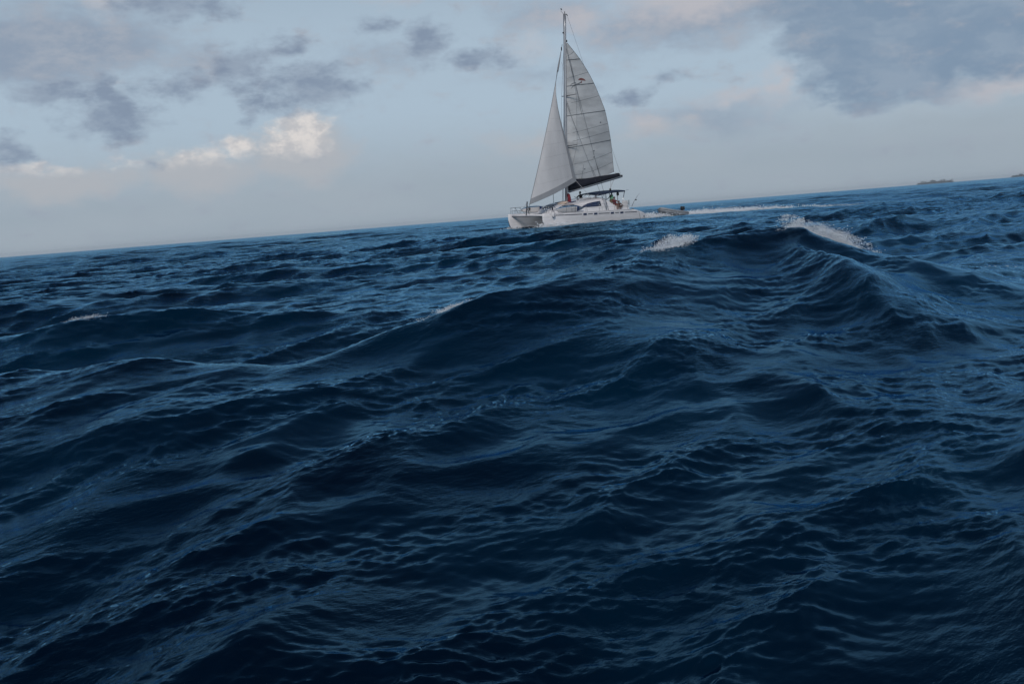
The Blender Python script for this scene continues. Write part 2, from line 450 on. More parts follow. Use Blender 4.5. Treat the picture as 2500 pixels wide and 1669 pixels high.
def water_material():
    mt = bpy.data.materials.new('sea_water')
    mt.use_nodes = True
    t = NT(mt.node_tree)
    pos = t.n('ShaderNodeNewGeometry').outputs['Position']
    # patches of clearer and greener water, metres across
    pt = t.noise(pos, 0.16, 4.0, 0.55)
    deep = t.mix(t.ss(pt, 0.38, 0.66), rgb(0.0002, 0.0034, 0.0115), rgb(0.0002, 0.0140, 0.034))
    rot_ = t.n('ShaderNodeVectorRotate', rotation_type='Z_AXIS')
    t.put(rot_.inputs['Vector'], pos); rot_.inputs['Angle'].default_value = rad(-38)
    al = t.v('MULTIPLY', rot_.outputs[0], (0.42, 1.0, 1.0))        # ripples drawn out along the crests
    n1 = t.noise(al, 9.0, 5.0, 0.62, 0.35)
    n2 = t.noise(al, 27.0, 4.0, 0.6, 0.2)
    gust = t.ss(t.noise(pos, 0.55, 3.0, 0.5), 0.33, 0.66, 0.25, 1.35)
    b1 = t.n('ShaderNodeBump'); b1.inputs['Strength'].default_value = 1.0
    far = t.v('LENGTH', pos)
    t.put(b1.inputs['Distance'], t.ss(far, 8.0, 45.0, 0.006, 0.030))
    t.put(b1.inputs['Height'], t.m('MULTIPLY', n1, gust))
    b2 = t.n('ShaderNodeBump'); b2.inputs['Strength'].default_value = 1.0
    b2.inputs['Distance'].default_value = 0.0055
    t.put(b2.inputs['Height'], t.m('MULTIPLY', n2, gust)); t.put(b2.inputs['Normal'], b1.outputs[0])
    b3 = t.n('ShaderNodeBump'); b3.inputs['Strength'].default_value = 1.0
    t.put(b3.inputs['Distance'], t.ss(far, 20.0, 90.0, 0.0, 0.30))
    t.put(b3.inputs['Height'], t.noise(al, 0.9, 4.0, 0.6)); t.put(b3.inputs['Normal'], b2.outputs[0])
    # dark body colour under a bluish mirror whose strength follows the water's own Fresnel curve
    df = t.n('ShaderNodeBsdfDiffuse'); t.put(df.inputs['Color'], deep); t.put(df.inputs['Normal'], b3.outputs[0])
    gl = t.n('ShaderNodeBsdfGlossy'); gl.inputs['Color'].default_value = (0.33, 0.68, 0.96, 1)
    gl.inputs['Roughness'].default_value = 0.055
    t.put(gl.inputs['Normal'], b3.outputs[0])
    fr = t.n('ShaderNodeFresnel'); fr.inputs['IOR'].default_value = 1.333; t.put(fr.inputs['Normal'], b3.outputs[0])
    p = t.n('ShaderNodeMixShader')
    t.put(p.inputs[0], fr.outputs[0]); t.put(p.inputs[1], df.outputs[0]); t.put(p.inputs[2], gl.outputs[0])
    # foam
    at = t.n('ShaderNodeAttribute', attribute_name='foam')
    fn = t.noise(pos, 3.2, 8.0, 0.68, 0.4)
    lace = t.n('ShaderNodeTexVoronoi', feature='DISTANCE_TO_EDGE')
    t.put(lace.inputs['Vector'], t.v('ADD', pos, t.v('SCALE', t.noise(pos, 4.0, 3.0, out='Color'), None, 0.25))); lace.inputs['Scale'].default_value = 5.0
    web = t.ss(lace.outputs['Distance'], 0.16, 0.02, 0.0, 0.22)
    fac = t.ss(t.m('ADD', t.m('ADD', at.outputs['Fac'], t.m('MULTIPLY', t.m('SUBTRACT', fn, 0.5), 1.7)), web), 0.62, 0.90)
    fac = t.m('MULTIPLY', fac, t.ss(at.outputs['Fac'], 0.04, 0.25))
    fb_ = t.n('ShaderNodeBump'); fb_.inputs['Distance'].default_value = 0.06
    t.put(fb_.inputs['Height'], t.noise(pos, 14.0, 5.0, 0.65))
    wf = t.n('ShaderNodeBsdfPrincipled')
    wf.inputs['Base Color'].default_value = (0.74, 0.80, 0.86, 1)
    wf.inputs['Roughness'].default_value = 0.85
    t.put(wf.inputs['Normal'], fb_.outputs[0])
    mx = t.n('ShaderNodeMixShader')
    t.put(mx.inputs[0], fac); t.put(mx.inputs[1], p.outputs[0]); t.put(mx.inputs[2], wf.outputs[0])
    o = t.n('ShaderNodeOutputMaterial'); t.put(o.inputs[0], mx.outputs[0])
    return mt
WATER = water_material()
sea = grid_mesh('sea', co, nr, nt, foam.reshape(-1), WATER)
tag(sea, 'dark blue choppy sea with one large peaked wave', 'sea', kind='structure')
# ------------------------------------------------------------------ shape helpers for the boats
def tube_geo(pts, r, n=8, r2=None, caps=True):
    pts = [Vector(p) for p in pts]
    V, F = [], []
    m = len(pts)
    prev = None
    for i, p in enumerate(pts):
        a = pts[max(i - 1, 0)]; b = pts[min(i + 1, m - 1)]
        d_ = (b - a).normalized()
        if prev is None:
            ref = Vector((0, 0, 1)) if abs(d_.z) < 0.9 else Vector((1, 0, 0))
        else:
            ref = prev
        s_ = d_.cross(ref).normalized(); u_ = s_.cross(d_).normalized()
        prev = u_
        if isinstance(r, (list, tuple)):
            rr = r[i]
        else:
            rr = r
        for k in range(n):
            an = 2 * math.pi * k / n
            V.append(p + s_ * math.cos(an) * rr + u_ * math.sin(an) * (rr if r2 is None else r2))
    for i in range(m - 1):
        for k in range(n):
            F.append((i * n + k, i * n + (k + 1) % n, (i + 1) * n + (k + 1) % n, (i + 1) * n + k))
    if caps:
        F.append(tuple(range(n - 1, -1, -1))); F.append(tuple((m - 1) * n + k for k in range(n)))
    return V, F
def tube(name, pts, r, m, parent, n=8, r2=None):
    V, F = tube_geo(pts, r, n, r2)
    return mesh_obj(name, V, F, m, parent, smooth=True)
def join_geo(parts):
    V, F = [], []
    for v, f in parts:
        o = len(V)
        V += list(v); F += [tuple(i + o for i in q) for q in f]
    return V, F
def box_geo(c, s, ang=0.0, tilt=0.0):
    V = []
    R_ = Matrix.Rotation(ang, 3, 'Z') @ Matrix.Rotation(tilt, 3, 'Y')
    for dx in (-.5, .5):
        for dy in (-.5, .5):
            for dz in (-.5, .5):
                V.append(Vector(c) + R_ @ Vector((dx * s[0], dy * s[1], dz * s[2])))
    return V, [(0, 1, 3, 2), (4, 6, 7, 5), (0, 4, 5, 1), (2, 3, 7, 6), (0, 2, 6, 4), (1, 5, 7, 3)]
def bevel_box(name, c, s, m, parent, ang=0.0, tilt=0.0, b=0.02, seg=2):
    me = bpy.data.meshes.new(name)
    bm = bmesh.new()
    V, F = box_geo(c, s, ang, tilt)
    vs = [bm.verts.new(v) for v in V]
    for f in F: bm.faces.new([vs[i] for i in f])
    bmesh.ops.recalc_face_normals(bm, faces=bm.faces)
    bmesh.ops.bevel(bm, geom=list(bm.edges), offset=b, segments=seg, affect='EDGES', profile=0.6)
    bm.to_mesh(me); bm.free()
    me.materials.append(m)
    me.polygons.foreach_set('use_smooth', [True] * len(me.polygons))
    return link(bpy.data.objects.new(name, me), parent)
def loft(name, rows, m, parent, closed=False, caps=False, smooth=True, fmat=None):
    n = len(rows[0]); V = [p for r in rows for p in r]; F = []; FM = []
    mats = m if isinstance(m, (list, tuple)) else [m]
    for i in range(len(rows) - 1):
        for k in range(n if closed else n - 1):
            F.append((i * n + k, i * n + (k + 1) % n, (i + 1) * n + (k + 1) % n, (i + 1) * n + k))
            FM.append(fmat(i, k) if fmat else 0)
    if caps:
        F.append(tuple(range(n - 1, -1, -1))); FM.append(0)
        F.append(tuple((len(rows) - 1) * n + k for k in range(n))); FM.append(0)
    o = mesh_obj(name, V, F, mats, parent, smooth, FM)
    bm = bmesh.new(); bm.from_mesh(o.data); bmesh.ops.recalc_face_normals(bm, faces=bm.faces); bm.to_mesh(o.data); bm.free()
    return o
def lerp(a, b, t):
    return a + (b - a) * t
def interp(tab, x):
    """tab: rows (x, values...) with x falling or rising; linear"""
    tab = sorted(tab)
    if x <= tab[0][0]: return tab[0][1:]
    for a, b in zip(tab[:-1], tab[1:]):
        if x <= b[0]:
            t = (x - a[0]) / (b[0] - a[0])
            return tuple(lerp(p, q, t) for p, q in zip(a[1:], b[1:]))
    return tab[-1][1:]

M_GEL = mat('white_gelcoat', (0.72, 0.72, 0.745), 0.28, var=0.10, vscale=1.6, stretch=(0.5, 1, 3))
M_DECK = mat('nonskid_deck', (0.68, 0.69, 0.71), 0.6, var=0.08, vscale=4, bump=0.003, bscale=120)
M_ANTI = mat('dark_antifouling', (0.012, 0.018, 0.035), 0.6, var=0.3)
M_STRIPE = mat('navy_stripe', (0.02, 0.03, 0.06), 0.35, var=0.1)
M_GLASS = mat('tinted_window', (0.03, 0.045, 0.10), 0.06, var=0.2, vscale=2, coat=0.3)
M_RUBBER = mat('black_rubber', (0.012, 0.012, 0.014), 0.55, var=0.2)
M_ALU = mat('brushed_aluminium', (0.36, 0.38, 0.41), 0.38, 0.6, var=0.12, vscale=6, stretch=(6, 6, 1))
M_ALUD = mat('dark_spar', (0.10, 0.115, 0.14), 0.45, 0.3, var=0.12)
M_STEEL = mat('stainless_rail', (0.45, 0.47, 0.5), 0.25, 0.9, var=0.1)
M_WIRE = mat('rigging_wire', (0.07, 0.08, 0.095), 0.4, 0.4, var=0.1)
M_ROPE = mat('pale_rope', (0.35, 0.36, 0.38), 0.8, var=0.2, vscale=20)
M_MAIN = mat('weathered_sailcloth', (0.57, 0.60, 0.62), 0.75, var=0.26, vscale=0.55, bump=0.02, bscale=2.2, trans=0.28, stretch=(0.7, 0.7, 2.0))
M_JIB = mat('pale_sailcloth', (0.58, 0.595, 0.62), 0.7, var=0.10, vscale=0.6, bump=0.05, bscale=1.3, trans=0.25, stretch=(1.4, 1.4, 0.5))
M_UV = mat('grey_sacrificial_strip', (0.27, 0.29, 0.32), 0.75, var=0.10, vscale=1.2, trans=0.12)
M_SEAM = mat('sail_seam', (0.13, 0.15, 0.17), 0.7, var=0.2)
M_NAVY = mat('navy_canvas', (0.006, 0.009, 0.02), 0.8, var=0.3, vscale=1.5, bump=0.02, bscale=2.5)
M_BLUE = mat('blue_canvas', (0.010, 0.026, 0.065), 0.75, var=0.3, vscale=1.2, bump=0.02, bscale=3)
M_RED = mat('dark_red_canvas', (0.16, 0.012, 0.022), 0.8, var=0.3, vscale=2.5, bump=0.02, bscale=5)
M_WCLOTH = mat('white_cloth', (0.62, 0.62, 0.63), 0.8, var=0.08, vscale=2, bump=0.02, bscale=4)
M_NET = mat('trampoline_net', (0.42, 0.44, 0.46), 0.8, var=0.25, vscale=14)
def porous(m_, k):
    '''open netting: a share of the light passes straight through'''
    tr_ = m_.node_tree
    out = [q for q in tr_.nodes if q.type == 'OUTPUT_MATERIAL'][0]
    src = out.inputs[0].links[0].from_socket
    a = tr_.nodes.new('ShaderNodeBsdfTransparent'); mx = tr_.nodes.new('ShaderNodeMixShader')
    mx.inputs[0].default_value = k
    tr_.links.new(src, mx.inputs[1]); tr_.links.new(a.outputs[0], mx.inputs[2]); tr_.links.new(mx.outputs[0], out.inputs[0])
porous(M_NET, 0.62)
M_CREAM = mat('cream_cushion', (0.55, 0.45, 0.38), 0.8, var=0.1)
M_REDP = mat('faded_red_print', (0.20, 0.085, 0.08), 0.75, var=0.3)

# ------------------------------------------------------------------ the catamaran (x forward, y to port, z up from the waterline)
cat = empty('catamaran', BOAT)
cat.rotation_mode = 'QUATERNION'
CAT_R = Matrix.Rotation(BOAT_YAW, 3, 'Z') @ Matrix.Rotation(rad(-2.2), 3, 'X')
cat.rotation_quaternion = CAT_R.to_quaternion()
tag(cat, 'white sailing catamaran under full sail, heeling slightly, towing a dinghy', 'catamaran')
def b2w(p):
    return BOAT + CAT_R @ Vector(p)

HULL = [  # x, half width at waterline, at deck, keel z, deck z
    (6.07, .015, .03, .70, 1.27), (6.0, .02, .09, .42, 1.275), (5.88, .03, .15, .12, 1.275), (5.68, .05, .21, -.12, 1.27), (5.3, .12, .31, -.3, 1.265), (4.7, .25, .45, -.42, 1.255),
    (4.0, .37, .58, -.5, 1.24), (3.0, .49, .68, -.55, 1.22), (1.8, .57, .75, -.57, 1.20), (.4, .61, .78, -.56, 1.19), (-1.0, .62, .78, -.53, 1.175), (-2.2, .61, .77, -.47, 1.165), (-3.2, .60, .755, -.4, 1.155),
    (-4.0, .58, .74, -.30, 1.13), (-4.6, .56, .72, -.2, 1.05), (-5.2, .54, .68, -.08, .89), (-5.7, .50, .62, .03, .72), (-6.1, .43, .52, .15, .54), (-6.32, .32, .38, .24, .42), (-6.40, .18, .2, .29, .36)]
def hull_side(x, z):
    yw, yd, zk, zd = interp(HULL, x)
    t = max(0.0, min(1.0, z / zd)) if zd > 0 else 0
    return yw + (yd - yw) * (t ** 0.75)
def make_hull(name, yc):
    rows = []
    for (x, yw, yd, zk, zd) in HULL:
        half = []
        zb = max(0.07, zk + 0.02)
        half.append((0.0, zk))
        half.append((yw * 0.62, lerp(zk, zb, 0.35)))
        half.append((yw * 0.93, lerp(zk, zb, 0.75)))
        for t in (0.0, 0.3, 0.6, 0.88):
            z = lerp(zb, zd, t)
            half.append((hull_side(x, z), z))
        half.append((hull_side(x, zd) - 0.015, zd - 0.025))
        half.append((max(0.004, yd - 0.06), zd))
        half.append((yd * 0.5, zd + 0.02))
        half.append((0.0, zd + 0.03))
        # keep the top edge above the side points near the thin ends
        ring = [Vector((x, yc + p[0], p[1])) for p in half] + [Vector((x, yc - p[0], p[1])) for p in half[-2:0:-1]]
        rows.append(ring)
    n = len(rows[0])
    def fm(i, k):
        kk = k if k < 10 else n - 1 - k
        return 1 if kk < 3 else (2 if kk >= 8 else 0)
    return loft(name, rows, [M_GEL, M_ANTI, M_DECK], cat, closed=True, caps=True, fmat=fm)
for yc in (2.4, -2.4):
    h = make_hull('hull', yc)
    h['label'] = 'slim white port hull with dark stripe and portlights' if yc > 0 else 'slim white starboard hull'
    s = 1 if yc > 0 else -1
    pls = [1.75, .5, -1.55, -2.75]
    def stripe_z(x): return lerp(0.83, 1.09, (x + 4.8) / 9.6)
    def side_y(x, z, off): return yc + s * (hull_side(x, z) + off)
    for px in pls:
        z = stripe_z(px)
        V, F = [], []
        bevel_box('portlight', (px, side_y(px, z, 0.0), z), (.40, .035, .17), M_GLASS, h, b=.012)
    cuts = [4.85] + [q + e for q in pls for e in (.34, -.34)] + [-4.75]
    for a, b in zip(cuts[0::2], cuts[1::2]):
        rows = []
        nn = max(3, int((a - b) / 0.3))
        for i in range(nn + 1):
            x = lerp(a, b, i / nn); z = stripe_z(x)
            rows.append([Vector((x, side_y(x, z - .035, .004), z - .035)), Vector((x, side_y(x, z + .035, .004), z + .035)),
                         Vector((x, side_y(x, z + .03, -.02), z + .03)), Vector((x, side_y(x, z - .03, -.02), z - .03))])
        loft('side_stripe', rows, M_STRIPE, h, closed=True, caps=True)
    tube('rubbing_strip', [(x, yc + s * (hull_side(x, z) + .0), z) for x, z in [(q, interp(HULL, q)[3] - .035) for q in (5.9, 5.3, 4.4, 3, 1, -1, -3, -4.0)]], .022, M_GEL, h, n=6)
    # seam of the sugar scoop and a stern fitting
    tube('scoop_seam', [(-4.95 - .10 * q, side_y(-4.95 - .1 * q, z, .003), z) for q, z in enumerate((.92, .7, .45, .2))], .012, M_STRIPE, h, n=5)
    bevel_box('drain_fitting', (-5.75, side_y(-5.75, .38, .0), .38), (.12, .03, .14), M_RUBBER, h, b=.01)
    # stern cleat
    bevel_box('cleat', (-4.45, yc + s * .45, 1.12), (.2, .06, .08), M_RUBBER, h, b=.015)
    # pulpit on the bow
    pts = [(4.5, yc + s * .45, 1.25), (4.95, yc + s * .36, 1.86), (5.7, yc + s * .12, 1.84), (5.7, yc - s * .12, 1.84), (4.95, yc - s * .36, 1.86), (4.5, yc - s * .45, 1.25)]
    pu = tube('pulpit', pts, .018, M_STEEL, cat, n=6)
    for q in pts[1:5]:
        tube('pulpit_leg', [q, (q[0] + (.05 if q[0] < 5.3 else -.05), q[1], 1.26)], .015, M_STEEL, pu, n=6)
    tube('pulpit_bar', [(4.75, yc + s * .4, 1.57), (5.68, yc + s * .12, 1.56), (5.68, yc - s * .12, 1.56), (4.75, yc - s * .4, 1.57)], .012, M_STEEL, pu, n=6)
    # stanchions with two life lines
    st = [(3.2, .62), (1.6, .68), (0.0, .70), (-1.9, .70), (-3.6, .66)]
    tops = [Vector((4.95, yc + s * .36, 1.86))]
    for x, oy in st:
        p = Vector((x, yc + s * oy, interp(HULL, x)[3]))
        tube('stanchion', [p, p + Vector((0, s * .02, .62))], .014, M_STEEL, cat, n=6)
        tops.append(p + Vector((0, s * .02, .61)))
    tube('life_line', tops, .007, M_WIRE, cat, n=5)
    tube('life_line', [tops[0] - Vector((-.15, 0, .3))] + [q - Vector((0, 0, .3)) for q in tops[1:]], .006, M_WIRE, cat, n=5)

# bridge deck between the hulls
rows = []
for (x, zb, zt) in [(3.05, 1.00, 1.17), (2.8, .85, 1.19), (2.3, .74, 1.20), (0, .70, 1.20), (-3.0, .70, 1.18), (-4.35, .74, 1.16)]:
    rows.append([Vector((x, -1.95, zb)), Vector((x, 0, zb - .03)), Vector((x, 1.95, zb)), Vector((x, 1.95, zt)), Vector((x, 0, zt + .03)), Vector((x, -1.95, zt))])
loft('bridge_deck', rows, M_GEL, cat, closed=True, caps=True, smooth=False)
# foredeck beam, trampolines
beam = tube('crossbeam', [(5.72, -2.34, 1.15), (5.76, -1.2, 1.16), (5.78, 0, 1.17), (5.76, 1.2, 1.16), (5.72, 2.34, 1.15)], .085, M_GEL, cat, n=12)
tube('beam_underside', [(5.74, -2.32, 1.075), (5.79, 0, 1.085), (5.74, 2.32, 1.075)], .035, M_STRIPE, beam, n=8)
for s in (1, -1):
    V = [(5.66, s * .12, 1.15), (3.1, s * .12, 1.17), (3.1, s * 1.85, 1.17), (5.1, s * 2.1, 1.16), (5.66, s * 2.2, 1.15)]
    V = V + [(a, b, c - .02) for a, b, c in V]
    F = [(0, 1, 2, 3, 4), (9, 8, 7, 6, 5)] + [(i, (i + 1) % 5, (i + 1) % 5 + 5, i + 5) for i in range(5)]
    mesh_obj('trampoline', V, F, M_NET, cat)
tube('centre_spar', [(5.7, 0, 1.14), (3.0, 0, 1.13)], .05, M_GEL, cat, n=8)
# sprit post on the beam with its stays
post = tube('sprit_post', [(5.9, -.02, 1.2), (5.74, 0, 2.25), (5.71, 0, 2.36)], [.05, .06, .075], M_ALUD, cat, n=8)
tube('post_strut', [(5.68, .22, 1.2), (5.72, .05, 2.0)], .03, M_ALU, post, n=6)
tube('post_stay', [(5.71, 0, 2.33), (4.95, -2.1, 1.3)], .008, M_WIRE, post, n=5)

# coachroof
CR = [(3.12, 1.20, .80), (2.85, 1.38, .86), (2.45, 1.64, .92), (1.9, 1.88, .97), (1.3, 2.03, 1.0), (.5, 2.15, 1.0), (-.4, 2.24, 1.0), (-1.1, 2.30, 1.0), (-1.5, 2.31, .99)]
def cr_row(x, zt, wf):
    h = zt - 1.16
    prof = [(2.62, 1.16), (2.60, 1.16 + h * .30), (2.54, 1.16 + h * .62), (2.42, 1.16 + h * .84), (2.2, 1.16 + h * .955), (1.7, zt), (.8, zt + .05), (0, zt + .07)]
    L_ = [Vector((x, y * wf, z)) for y, z in prof]
    return L_ + [Vector((x, -y * wf, z)) for y, z in prof[-2::-1]]
def cr_y(x, z):
    zt, wf = interp(CR, x)
    h = zt - 1.16
    tab = [(1.16, 2.62), (1.16 + h * .30, 2.60), (1.16 + h * .62, 2.54), (1.16 + h * .84, 2.42), (1.16 + h * .955, 2.2), (zt, 1.7)]
    return interp(tab, z)[0] * wf
def cr_z(x, y):
    zt, wf = interp(CR, x)
    a = abs(y) / wf
    h = zt - 1.16
    return interp([(0, zt + .07), (.8, zt + .05), (1.7, zt), (2.2, 1.16 + h * .955), (2.42, 1.16 + h * .84), (2.54, 1.16 + h * .62)], a)[0]
roof = loft('coachroof', [cr_row(*q) for q in CR], M_GEL, cat, caps=True)
# cabin side windows: a long tapering pane on each side
for s in (1, -1):
    top = [(1.62, 1.60), (1.45, 1.70), (1.2, 1.80), (.8, 1.90), (.3, 1.97), (-.2, 2.02), (-.72, 2.05)]
    bot = [(1.62, 1.57), (1.45, 1.565), (1.2, 1.565), (.8, 1.57), (.3, 1.575), (-.2, 1.58), (-.76, 1.585)]
    rows = []
    for (xt, zt), (xb, zb) in zip(top, bot):
        row = []
        for t in (0, .33, .66, 1):
            x = lerp(xb, xt, t); z = lerp(zb, zt, t)
            row.append(Vector((x, s * (cr_y(x, z) + .012), z)))
        for t in (1, 0):
            x = lerp(xb, xt, t); z = lerp(zb, zt, t)
            row.append(Vector((x, s * (cr_y(x, z) - .05), z)))
        rows.append(row)
    wn = loft('cabin_window', rows, M_GLASS, roof, closed=True, caps=True)
    tube('window_divider', [(.42, s * (cr_y(.42, 1.58) + .014), 1.58), (.42, s * (cr_y(.42, 1.78) + .014), 1.78), (.42, s * (cr_y(.42, 1.95) + .014), 1.95)], .012, M_RUBBER, wn, n=5)
    # seams of the side panels
    tube('panel_seam', [(-.82, s * (cr_y(-.82, 1.2) + .002), 1.2), (-.82, s * (cr_y(-.82, 1.55) + .002), 1.55)], .01, M_ALUD, roof, n=5)
    tube('panel_seam', [(1.0, s * (cr_y(1.0, 1.2) + .002), 1.2), (1.0, s * (cr_y(1.0, 1.45) + .002), 1.45)], .01, M_ALUD, roof, n=5)
    # dark louvred front windows
    for k, (xa, xb) in enumerate([(1.98, 1.86), (2.24, 2.12), (2.50, 2.39)]):
        rows = []
        for i in range(7):
            y = lerp(.55, 1.95, i / 6)
            rows.append([Vector((xa, s * y, cr_z(xa, y) + .014)), Vector((xb, s * y, cr_z(xb, y) + .014)), Vector((xb, s * y, cr_z(xb, y) - .05)), Vector((xa, s * y, cr_z(xa, y) - .05))])
        loft('front_louvre', rows, M_RUBBER, roof, closed=True, caps=True)
# grab rail, hatch, winch and low screen frame on the roof
gr = tube('grab_rail', [(1.1, 1.7, cr_z(1.1, 1.7) + .0), (1.0, 1.7, cr_z(1., 1.7) + .1), (-1.1, 1.75, cr_z(-1.1, 1.75) + .1), (-1.2, 1.75, cr_z(-1.2, 1.75))], .018, M_STEEL, roof, n=6)
for x in (.4, -.3): tube('rail_post', [(x, 1.72, cr_z(x, 1.72) - .01), (x, 1.72, cr_z(x, 1.72) + .1)], .013, M_STEEL, gr, n=5)
for y in (.9, -.9): bevel_box('deck_hatch', (1.25, y, cr_z(1.25, y) + .03), (.55, .55, .06), M_GLASS, roof, tilt=rad(11), b=.02)
for (x, y) in ((-1.25, 1.35), (.2, .5)):
    z = cr_z(x, y)
    V, F = tube_geo([(x, y, z - .01), (x, y, z + .06), (x, y, z + .1), (x, y, z + .19), (x, y, z + .21)], [.10, .09, .06, .075, .03], 12)
    mesh_obj('winch', V, F, M_ALUD, roof, smooth=True)
bevel_box('cream_cushion', (1.75, .15, cr_z(1.75, 0) + .07), (.5, 1.0, .12), M_CREAM, roof, tilt=rad(20), b=.04)

# cockpit: coaming curve, sole, aft seat, white aft screen
for s in (1, -1):
    prof = [(-1.48, 2.08), (-1.75, 2.0), (-2.05, 1.82), (-2.4, 1.58), (-2.7, 1.40), (-3.1, 1.30), (-3.7, 1.27), (-4.25, 1.26)]
    rows = []
    for x, z in prof:
        rows.append([Vector((x, s * 2.62, 1.15)), Vector((x, s * lerp(2.62, 2.45, (z - 1.15) / .95), z)), Vector((x, s * lerp(2.5, 2.33, (z - 1.15) / .95), z)), Vector((x, s * 2.48, 1.15))])
    loft('cockpit_coaming', rows, M_GEL, cat, closed=True, caps=True, smooth=False)
bevel_box('cockpit_sole', (-2.9, 0, 1.20), (2.8, 4.6, .06), M_DECK, cat, b=.01)
bevel_box('aft_seat', (-3.95, 0, 1.42), (.5, 3.4, .4), M_GEL, cat, b=.05)
bevel_box('helm_console', (-1.95, -.6, 1.75), (.35, .7, 1.1), M_GEL, cat, b=.06)
scr = bevel_box('aft_screen', (-4.28, 2.02, 1.56), (.72, .03, .70), M_WCLOTH, cat, b=.01)
bevel_box('screen_pocket', (-3.72, 2.14, 1.44), (.28, .04, .12), M_RUBBER, scr, b=.015)
# bimini
bim = empty('bimini'); bim.parent = cat
rows = []
for i in range(9):
    t = i / 8
    x = lerp(-.82, -4.42, t)
    row = []
    for j in range(9):
        u = j / 8
        y = lerp(-.9, 1.98, u)
        xs = x - (1 - t) * .5 * max(0, (.5 - u)) * 2 - (1 - t) * .18 * u ** 6
        z = 2.66 + .17 * math.sin(math.pi * min(1, t * 1.15) * .55) + .10 * (1 - (2 * u - 1) ** 2)
        row.append(Vector((xs, y, z)))
    rows.append(row + [p - Vector((0, 0, .035)) for p in row[::-1]])
loft('bimini_canopy', rows, M_BLUE, bim, closed=True, caps=True)
# valance hanging along the near and front edges
def valance(pts, drops):
    rows = []
    for p, dz in zip(pts, drops):
        p = Vector(p)
        rows.append([p, p + Vector((.02, .02, -dz)), p + Vector((-.01, -.01, -dz)), p + Vector((-.02, -.02, 0))])
    loft('valance', rows, M_BLUE, bim, closed=True, caps=True)
valance([(-1.0, 1.97, 2.66), (-1.6, 1.98, 2.71), (-2.4, 1.98, 2.79), (-3.3, 1.98, 2.82), (-4.4, 1.98, 2.82)], [.17, .14, .12, .12, .10])
valance([(-1.35, -.88, 2.67), (-1.05, .2, 2.75), (-.95, 1.2, 2.73), (-.99, 1.95, 2.66)], [.08, .11, .14, .17])
for pts, r_, m_ in [([(-4.36, 1.95, 2.8), (-3.86, 2.0, 1.27)], .035, M_STEEL), ([(-3.62, 1.75, 2.74), (-3.6, 1.8, 1.25)], .03, M_ALUD), ([(-1.95, 1.95, 2.68), (-1.95, 2.0, 2.12)], .03, M_ALUD),
                    ([(-1.05, 1.95, 2.62), (-.7, 1.75, 2.38), (-.3, 1.7, 2.32)], .05, M_ALU), ([(-1.1, .3, 2.68), (-.55, .3, 2.36)], .018, M_STEEL), ([(-1.0, 1.0, 2.66), (-.5, 1.0, 2.35)], .018, M_STEEL),
                    ([(-4.36, -.88, 2.72), (-4.1, -.95, 1.6)], .03, M_STEEL), ([(-1.7, -.85, 2.66), (-1.5, -.9, 2.38)], .025, M_STEEL)]:
    tube('bimini_post', pts, r_, m_, bim, n=6)
bevel_box('stowed_pouch', (-3.63, 1.78, 2.55), (.22, .16, .3), M_RUBBER, bim, b=.06)
tube('bimini_edge_rail', [(-4.45, 1.98, 2.84), (-4.85, 1.98, 2.86)], .015, M_STEEL, bim, n=6)

# mast
def mast_x(z): return lerp(1.17, .36, (z - 1.9) / 16.8)
mast = tube('mast', [(mast_x(z), 0, z) for z in (2.0, 6, 10, 14, 17.5, 18.62)], .135, M_ALU, cat, n=14, r2=.095)
tube('luff_track', [(mast_x(z) - .14, .03, z) for z in (2.6, 8, 13, 18.5)], .022, M_GEL, mast, n=6)
tube('mast_groove', [(mast_x(z) + .03, .088, z) for z in (2.6, 8, 13, 18.5)], .012, M_ALUD, mast, n=5)
tube('masthead_light', [(.33, 0, 18.6), (.33, 0, 18.85)], .03, M_RUBBER, mast, n=6)
tube('masthead_crane', [(.4, 0, 18.6), (.1, 0, 18.62), (.02, 0, 18.5)], .04, M_ALUD, mast, n=6)
va = tube('wind_vane', [(.42, .0, 18.6), (.75, 0, 18.82), (.72, .0, 19.0)], .012, M_RUBBER, mast, n=5)
mesh_obj('vane_fin', [(.62, .012, 18.93), (.86, .012, 19.05), (.66, .012, 19.08), (.62, -.012, 18.93), (.86, -.012, 19.05), (.66, -.012, 19.08)], [(0, 1, 2), (5, 4, 3), (0, 3, 4, 1), (1, 4, 5, 2), (2, 5, 3, 0)], M_RUBBER, va)
bevel_box('halyard_block', (mast_x(16.3) - .2, .02, 16.3), (.14, .08, .2), M_RUBBER, mast, b=.03)
bevel_box('steaming_light', (mast_x(17.0) + .17, 0, 17.0), (.1, .09, .12), M_RUBBER, mast, b=.02)
for z, ln, nm in ((11.5, 1.0, 'spreader'), (7.08, 1.05, 'spreader')):
    for s in (1, -1):
        tube(nm, [(mast_x(z), s * .08, z), (mast_x(z) - .45, s * ln, z + .08)], [.05, .03], M_ALUD, mast, n=6)
